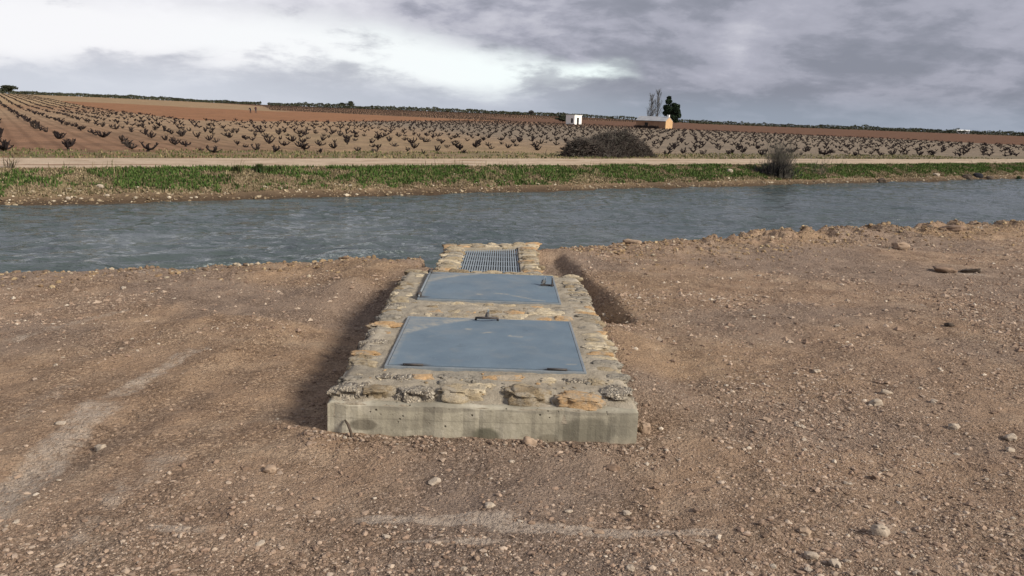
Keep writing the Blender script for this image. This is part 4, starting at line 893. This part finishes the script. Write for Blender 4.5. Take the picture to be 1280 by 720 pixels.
# ------------------------------------------------------------------ brush pile beside the road
def brush():
    pc = (px0 + px1) / 2; pc, dp = far_pt(762, 196); ax = np.array((px1 - px0).normalized()[:]); ay = np.cross((0, 0, 1), ax); r = np.random.default_rng(91); L = (px1 - px0).length / 2 * .92
    s, n = sn(pc.x, pc.y); back = Vector((pc.x, pc.y, 0)).normalized() * .9; pc = pc + back; pc.z = float(Gf(*[np.array(t) for t in sn(pc.x, pc.y)])); root = empty('brush_pile', pc); H = 1.15
    def hgt(u, v):
        e = max(0, 1 - (u / L) ** 2 - (v / 1.3) ** 2); lob = .86 + .20 * math.sin(u * 2.1 + .3) + .16 * math.sin(u * 4.7 + v * 3) - .16 * math.exp(-((u - .35) / .28) ** 2); return H * lob * e ** .5
    bu = Soup(); bu2 = Soup()
    for i in range(9000):
        while True:
            u, v = r.uniform(-1, 1) * L, r.uniform(-1.3, 1.3)
            if (u / L) ** 2 + (v / 1.3) ** 2 < 1: break
        z = hgt(u, v) * r.uniform(.25, 1.0) ** .5 - .05; c = ax * u + ay * v + np.array((0, 0, z))
        th = r.normal(0, .5) + (math.copysign(.35, -u) if r.random() < .6 else 0) + .6 * math.sin(u * 3 + v * 2); ph = r.normal(0, .6); l = r.uniform(.25, .8) * (1.25 if r.random() < .2 else 1)
        d = ax * math.cos(th) * math.cos(ph) + ay * math.sin(ph) + np.array((0, 0, math.sin(th) * .75)); d /= np.linalg.norm(d); up = np.array((0, 0, 1.))
        pts = [c - d * l / 2 - up * .10 * l, c + r.normal(0, .02, 3), c + d * l / 2 - up * (.12 - .2 * (r.random() < .1)) * l]
        for q in pts: q[2] = max(q[2], .0)
        (bu if r.random() < .75 else bu2).twig(pts, r.uniform(.006, .013), .004)
    for i in range(220):
        u, v = r.normal(0, .5) * L, r.normal(0, .5); u = np.clip(u, -L * .97, L * .97); c = ax * u + ay * v + np.array((0, 0, max(.05, hgt(u, v) * .9))); d = ax * r.normal(u / L * .8, .7) + ay * r.normal(0, .5) + np.array((0, 0, r.uniform(.05, .8))); d /= np.linalg.norm(d); l = r.uniform(.25, .6); bu2.twig([c - d * .2, c + d * l * .5 + r.normal(0, .02, 3), c + d * l], .012, .005)
    tw = link('twigs', bu.mesh('twigs'), M_twig, root); tw2 = link('pale_twigs', bu2.mesh('pale_twigs'), M_shrub, root)
    X = np.linspace(-L * .92, L * .92, 40); Y = np.linspace(-1.15, 1.15, 24); V = [tuple(ax * a + ay * b + np.array((0, 0, hgt(a * 1.05, b * 1.08) * .72 - .12 + .1 * (r.random() - .5)))) for a in X for b in Y]
    link('packed_core', mesh_np('packed_core', np.array(V), grid_faces(40, 24)), M_twig, root); tag(root, 'big dark heap of cut vine prunings beside the road', 'brush pile')
brush()

# ------------------------------------------------------------------ huts, people, trees, treeline
def flat_pt(u, d, zoff=0):
    """ground point in the direction of pixel column u (at the horizon) at distance d"""
    dr = FW + RT * ((u - 640) / FPX) - UP * ((120 + SLOPE * u - 360) / FPX); a = Vector((dr.x, dr.y)).normalized() * d; s, n = sn(a.x, a.y); z = float(Gf(np.array(s), np.array(n))); return Vector((a.x, a.y, z + zoff)), math.atan2(a.x, a.y)
def white_hut():
    p, az = flat_pt(717.5, 232); h = empty('white_hut', p, -az - math.radians(38)); W_, D_, Hh = 2.9, 3.0, 2.35
    w1 = MB()
    t = .2
    # front wall (-y side) with door opening, right wall (+x side) with window opening, back and left plain
    for (x0, x1, z0, z1) in ((-W_ / 2, .2, -.3, Hh), (.2, .95, 1.55, Hh), (.2, .95, -.3, .35), (.95, W_ / 2, -.3, Hh)): w1.box(((x0 + x1) / 2, -D_ / 2, (z0 + z1) / 2), (x1 - x0 - .002, t, z1 - z0 - .002))
    w1.put('wall', M_white, h); w2 = MB()
    for (y0, y1, z0, z1) in ((-D_ / 2 + t / 2, -.55, -.3, Hh), (-.55, .35, 1.75, Hh), (.35, D_ / 2, -.3, Hh)): w2.box((W_ / 2 - t / 2, (y0 + y1) / 2, (z0 + z1) / 2), (t - .004, y1 - y0 - .004, z1 - z0 - .004))
    w2.put('wall', M_white, h); MB().box((-W_ / 2 + t / 2, 0.05, Hh / 2 - .15), (t - .006, D_ - t, Hh + .28)).put('wall', M_white, h); MB().box((0, D_ / 2, Hh / 2 - .15), (W_ - .5, t, Hh + .26)).put('wall', M_white, h)
    MB().box((0, 0, Hh + .06), (W_ + .16, D_ + .3, .12)).put('roof', M_white, h); MB().box((.575, -D_ / 2 + .14, .95), (.73, .03, 1.18)).put('window', M_dark, h); MB().box((W_ / 2 - t - .04, -.1, .75), (.03, .88, 2.0)).put('door', M_dark, h)
    tag(h, 'small white flat-roofed hut in the vineyard', 'hut')
white_hut()
def ochre_house():
    p, az = flat_pt(818, 218); h = empty('ochre_house', p, -az + math.radians(-28)); L_, W_, Hh, R_ = 8.2, 3.6, 1.75, .95
    # long axis local x, gable on +x
    g = MB(); g.V = [(x, y, z) for x in (L_ / 2 - .25, L_ / 2) for y, z in ((-W_ / 2, -.3), (W_ / 2, -.3), (W_ / 2, Hh), (0, Hh + R_), (-W_ / 2, Hh))]; g.F = [(0, 1, 2, 3, 4), (5, 6, 7, 8, 9)] + [(i, (i + 1) % 5, 5 + (i + 1) % 5, 5 + i) for i in range(5)]
    g.put('gable_wall', M_ochre, h)
    MB().box((-.13, -W_ / 2 + .12, Hh / 2 - .15), (L_ - .27, .24, Hh + .3)).put('long_wall', M_ochre_shade, h); MB().box((-.13, W_ / 2 - .12, Hh / 2 - .15), (L_ - .27, .24, Hh + .3)).put('long_wall', M_ochre_shade, h)
    g = MB(); g.V = [(x - L_, y * .99, z) for x in (L_ / 2 - .25, L_ / 2) for y, z in ((-W_ / 2, -.3), (W_ / 2, -.3), (W_ / 2, Hh), (0, Hh + R_), (-W_ / 2, Hh))]; g.V = [(x + .27, y, z) for x, y, z in g.V]; g.F = [(0, 1, 2, 3, 4), (5, 6, 7, 8, 9)] + [(i, (i + 1) % 5, 5 + (i + 1) % 5, 5 + i) for i in range(5)]; g.put('gable_wall', M_ochre_shade, h)
    for sg in (-1, 1):
        rf = MB(); y0, z0, y1, z1 = sg * (W_ / 2 + .18), Hh - .07, 0, Hh + R_ + .02
        rf.V = [(x, y, z + k) for x in (-L_ / 2 - .1, L_ / 2 - .03) for (y, z) in ((y0, z0), (y1, z1)) for k in (.02, .12)]; rf.F = [(0, 1, 3, 2), (4, 6, 7, 5), (0, 4, 5, 1), (2, 3, 7, 6), (0, 2, 6, 4), (1, 5, 7, 3)]; rf.put('roof_slope', M_roof, h)
    MB().box((L_ / 2 - .35, 0, Hh + R_ + .25), (.55, .5, .75)).put('chimney', M_white, h, .03)
    MB().box((-1.2, -W_ / 2 - .01, .55), (.9, .05, 1.5)).put('door', M_dark, h)
    tag(h, 'low farm shed with ochre gable end, grey roof and white chimney', 'shed')
    r = np.random.default_rng(95); sp = Soup(); q, _ = flat_pt(810, 213)
    ex = np.array((math.cos(-az), math.sin(-az), 0))
    for i in range(700):
        c = ex * r.uniform(-3.2, 2.6) + np.array((r.normal(0, .2), r.normal(0, .2), r.uniform(0, .55))); d = r.normal(0, 1, 3); d /= np.linalg.norm(d); sp.twig([c - d * .3, c + d * .3], .03, .02)
    o = link('dark_stick_band', sp.mesh('dark_stick_band'), M_vine); o.location = q; tag(o, 'dark low band along the shed front', 'wood heap')  # low dark band of short random sticks before the long wall
ochre_house()
def far_building():
    p, az = flat_pt(1204, 760); h = empty('far_shed', p, -az); MB().box((0, 0, 1.1), (8.4, 4, 2.6)).put('wall', M_white, h); rf = MB(); rf.V = [(-4.6, -2.3, 2.4), (4.6, -2.3, 2.4), (4.6, 2.3, 2.4), (-4.6, 2.3, 2.4), (-4.6, 0, 3.2), (4.6, 0, 3.2)]; rf.F = [(0, 1, 5, 4), (2, 3, 4, 5), (0, 4, 3), (1, 2, 5), (0, 3, 2, 1)]; rf.put('roof', M_white, h); MB().box((-.6, -2.02, 1.9), (6.4, .05, .5)).put('window_band', M_dark, h)
    tag(h, 'tiny white building on the horizon at far right', 'building')
far_building()

def person(u, d, hgt, pose, tops, label):
    p, az = flat_pt(u, d); J = pose
    V = list(J['v']); me = bpy.data.meshes.new('person'); me.from_pydata([tuple(c * hgt for c in v) for v in V], J['e'], []); o = link('person', me); o.location = p; o.rotation_euler = (0, 0, -az + J.get('rz', 0))
    sk = o.modifiers.new('skin', 'SKIN'); 
    for i, rr in enumerate(J['r']): me.skin_vertices[0].data[i].radius = (rr * hgt, rr * hgt)
    me.skin_vertices[0].data[0].use_root = True; ss_ = o.modifiers.new('sub', 'SUBSURF'); ss_.levels = 1; ss_.render_levels = 2
    def fn(T, b):
        tc = T.n('ShaderNodeTexCoord').outputs['Object']; z = T.n('ShaderNodeSeparateXYZ', i={0: tc}).outputs[2]; c = T.mix(T.m('GREATER_THAN', z, J['waist'] * hgt), (.03, .032, .045), tops); c = T.mix(T.m('GREATER_THAN', z, J['neck'] * hgt), c, (.35, .2, .14)); c = T.mix(T.m('GREATER_THAN', z, (J['neck'] + .085) * hgt), c, (.03, .022, .018)); c = T.mix(T.m('LESS_THAN', z, .05 * hgt), c, (.04, .03, .025)); T.put(b, 'Base Color', c); b.inputs['Roughness'].default_value = .9
    me.materials.append(material('clothing', fn)); tag(o, label, 'person')
E_ = [(0, 1), (1, 2), (2, 3), (3, 4), (0, 5), (5, 6), (6, 7), (7, 8), (0, 9), (9, 10), (10, 11), (11, 12), (2, 13), (13, 14), (14, 15), (15, 16), (2, 17), (17, 18), (18, 19), (19, 20)]
R_ = [.075, .085, .085, .036, .056, .055, .042, .028, .03, .055, .042, .028, .03, .036, .028, .022, .02, .036, .028, .022, .02]
stand = dict(e=E_, r=R_, waist=.50, neck=.86, rz=.3, v=[(0, 0, .52), (0, 0, .64), (0, 0, .78), (0, 0, .86), (0, -.01, .93), (.055, 0, .47), (.07, -.01, .27), (.075, .01, .05), (.085, -.06, .02), (-.055, 0, .47), (-.075, -.03, .27), (-.08, .01, .05), (-.09, -.06, .02), (.10, 0, .80), (.15, .0, .64), (.16, -.05, .50), (.16, -.08, .44), (-.10, 0, .80), (-.16, .02, .65), (-.13, -.09, .54), (-.10, -.12, .50)])
bend = dict(e=E_, r=R_, waist=.46, neck=.75, rz=-.6, v=[(0, 0, .50), (0, -.06, .60), (0, -.15, .70), (0, -.21, .76), (0, -.26, .82), (.055, 0, .46), (.065, -.04, .26), (.07, .02, .05), (.075, -.05, .02), (-.055, .01, .46), (-.075, -.01, .26), (-.085, .05, .05), (-.09, -.02, .02), (.09, -.17, .71), (.12, -.22, .57), (.10, -.30, .46), (.09, -.33, .42), (-.09, -.17, .71), (-.12, -.22, .57), (-.08, -.31, .46), (-.07, -.34, .42)])
person(319.5, 222, 1.74, stand, (.05, .018, .024), 'person standing upright in dark red top and dark trousers in the red field'); person(313, 219, 1.68, bend, (.02, .024, .045), 'person in dark clothes leaning forward, left of the upright one')

def leaf_cloud(r, centers, radii, n, size, flat=.8):
    """small random quads filling ellipsoids"""
    V = []; k = r.integers(len(centers), size=n); c = np.array(centers)[k]; R = np.array(radii)[k]; d = r.normal(0, 1, (n, 3)); d /= np.linalg.norm(d, axis=1)[:, None]; rad = r.random(n) ** .45
    p = c + d * R * rad[:, None]; a = r.normal(0, 1, (n, 3)); a /= np.linalg.norm(a, axis=1)[:, None]; b = np.cross(a, r.normal(0, 1, (n, 3))); b /= np.linalg.norm(b, axis=1)[:, None]; s = (size * r.uniform(.5, 1.3, n))[:, None]
    V = np.stack([p - a * s, p + b * s * .6, p + a * s, p - b * s * .6], 1).reshape(-1, 3); return V, np.arange(4 * n).reshape(n, 4)
def bare_tree(u, d, H, seed, label):
    p, _ = flat_pt(u, d); r = np.random.default_rng(seed); root = empty('bare_tree', p); tr = Soup(); cr = Soup()
    tr.twig([(0, 0, -.2), (.05, 0, H * .35), (-.05, .05, H * .7), (0, 0, H * .95)], .16, .03, 6)
    for i in range(46):
        t = r.uniform(.18, .95); b = np.array((0, 0, H * t)); a = r.uniform(0, 6.28); l = H * (.05 + .17 * (1 - t) + .10 * r.random()); e = b + np.array((math.cos(a) * l * .55, math.sin(a) * l * .55, l * 1.1)); mid = (b + e) / 2 + np.array((math.cos(a), math.sin(a), -.4)) * l * .12; cr.twig([b, mid, e], .045, .015)
        for _ in range(9):
            q = b + (e - b) * r.uniform(.25, 1); f = q + np.array((r.normal(0, .28), r.normal(0, .28), r.uniform(.25, .9))); cr.twig([q, f], .022, .010)
    link('trunk', tr.mesh('trunk'), M_bark, root); link('crown', cr.mesh('crown'), M_leafgrey, root); tag(root, label, 'tree')
bare_tree(813, 236, 8.0, 101, 'leafless slim tree behind the shed, left of the pair'); bare_tree(821, 240, 9.6, 102, 'taller leafless slim tree behind the shed, next to the pine')
def leafy(name, u, d, H, W_, seed, n, size, mat, label, lobes=7, trunk=True, base=.25):
    p, _ = flat_pt(u, d); r = np.random.default_rng(seed); root = empty(name, p); cs, rs = [], []
    for i in range(lobes):
        a = r.uniform(0, 6.28); rr = W_ * .32 * r.random(); z = H * (base + (1 - base) * r.uniform(.25, .85)); k = 1 - .55 * abs((z / H - .55)); cs.append((math.cos(a) * rr, math.sin(a) * rr, z)); rs.append(np.array((W_ * .26 * k, W_ * .26 * k, H * .17)))
    V, F = leaf_cloud(r, cs, rs, n, size); link('crown', mesh_np('crown', V, F), mat, root)
    if trunk:
        t = Soup(); t.twig([(0, 0, -.3), (.05, 0, H * .3), (0, 0, H * .65)], .14 * H / 5, .05 * H / 5, 6)
        for c in cs[:4]: t.twig([(0, 0, H * .3), np.array(c)], .05 * H / 5, .02, 4)
        link('trunk', t.mesh('trunk'), M_bark, root)
    tag(root, label, 'tree' if trunk else 'bush'); return root
def pine():
    p, _ = flat_pt(838.5, 226); r = np.random.default_rng(111); root = empty('pine_tree', p); root.scale = (.9, .9, .93); cs = [(-1.3, 0, 5.6), (-1.0, 0, 7.2), (-.9, .2, 8.2), (-1.5, 0, 4.1), (.2, 0, 5.0), (1.2, 0, 5.9), (1.5, .2, 4.6), (1.9, 0, 3.5), (.8, 0, 3.0), (-.4, 0, 3.6), (.3, .8, 4.0), (1.0, -.7, 5.0), (-.8, -.8, 5.0), (1.4, 0, 2.2), (.4, -.3, 6.3)]
    rs = [np.array((1.25, 1.25, .95)) * k for k in (1, .75, .45, .8, 1.1, .95, .95, .8, .9, .9, 1, .9, .9, .6, .6)]; V, F = leaf_cloud(r, cs, rs, 6500, .30); link('crown', mesh_np('crown', V, F), M_leafpine, root)
    t = Soup(); t.twig([(.4, 0, -.3), (.3, 0, 2), (0, 0, 4), (-.8, 0, 7.6)], .26, .06, 6)
    for c in cs[3:12]: t.twig([(.1, 0, c[2] * .6), np.array(c)], .09, .03, 4)
    link('trunk', t.mesh('trunk'), M_bark, root); tag(root, 'dense dark green pine beside the ochre shed', 'tree')
pine()
leafy('round_tree', 12, 430, 4.4, 7.5, 121, 1500, .34, M_leafbush, 'round dark tree on the skyline at the left edge')
leafy('round_tree', 664, 400, 3.4, 5.2, 122, 900, .26, M_leafgrey, 'round grey leafless tree on the skyline left of the white hut')
leafy('round_tree', 438, 560, 4.6, 7.5, 123, 900, .34, M_leafbush, 'pale round tree rising from the skyline scrub left of centre')
leafy('round_tree', 428, 565, 3.2, 6.5, 124, 700, .34, M_leafbush, 'lower round tree beside the pale skyline tree left of centre')
leafy('dark_bush', 702, 300, 2.6, 7.0, 125, 1300, .28, M_leafbush, 'dark mounded bush just left of the white hut', trunk=False, base=.0)
def treeline():
    r = np.random.default_rng(131); V = []; F = []; n0 = 0; k = 0
    def add(d, a0, a1, hf, cnt, size):
        nonlocal n0
        a = np.radians(r.uniform(a0, a1, cnt)); dd = d + r.normal(0, 10, cnt); x = np.sin(a) * dd; y = np.cos(a) * dd; s, n = sn(x, y); z = Gf(s, n); h = hf(np.degrees(a)); ok = h > .25
        x, y, z, h = x[ok], y[ok], z[ok], h[ok]; m_ = len(x); p = np.stack([x, y, z + h * r.random(m_) ** .8], 1); A = r.normal(0, 1, (m_, 3)); A /= np.linalg.norm(A, axis=1)[:, None]; B = np.cross(A, r.normal(0, 1, (m_, 3))); B /= np.linalg.norm(B, axis=1)[:, None]; s_ = (size * r.uniform(.5, 1.3, m_))[:, None]
        V.append(np.stack([p - A * s_, p + B * s_ * .7, p + A * s_, p - B * s_ * .7], 1).reshape(-1, 3)); F.append(np.arange(4 * m_).reshape(m_, 4) + n0); n0 += 4 * m_
    g = lambda a, f, sd: fbm(a * f, a * 0 + sd, 170 + int(sd))
    add(560, -36, -15.6, lambda a: 1.2 + 2.6 * (g(a, .8, 1) - .25) * g(a, 4, 2) * 1.6, 8500, .5)
    add(560, -15.2, 4.5, lambda a: .9 + 2.9 * g(a, .7, 3) * g(a, 5, 4) * 1.5, 8000, .5)
    add(640, 3, 14, lambda a: .9 + 2.2 * g(a, .8, 5), 2600, .55)
    add(760, 12, 40, lambda a: 1.4 + 3.2 * g(a, .9, 6) * g(a, 5, 7) * 1.6, 9000, .6)
    add(1100, 20, 42, lambda a: 2.6 + 2.2 * g(a, 1.5, 8), 5000, .8)
    tag(link('treeline', mesh_np('treeline', np.vstack(V), np.vstack(F)), M_leafbush), 'dark low scrub along the skyline', cat='scrub', kind='stuff')
treeline()
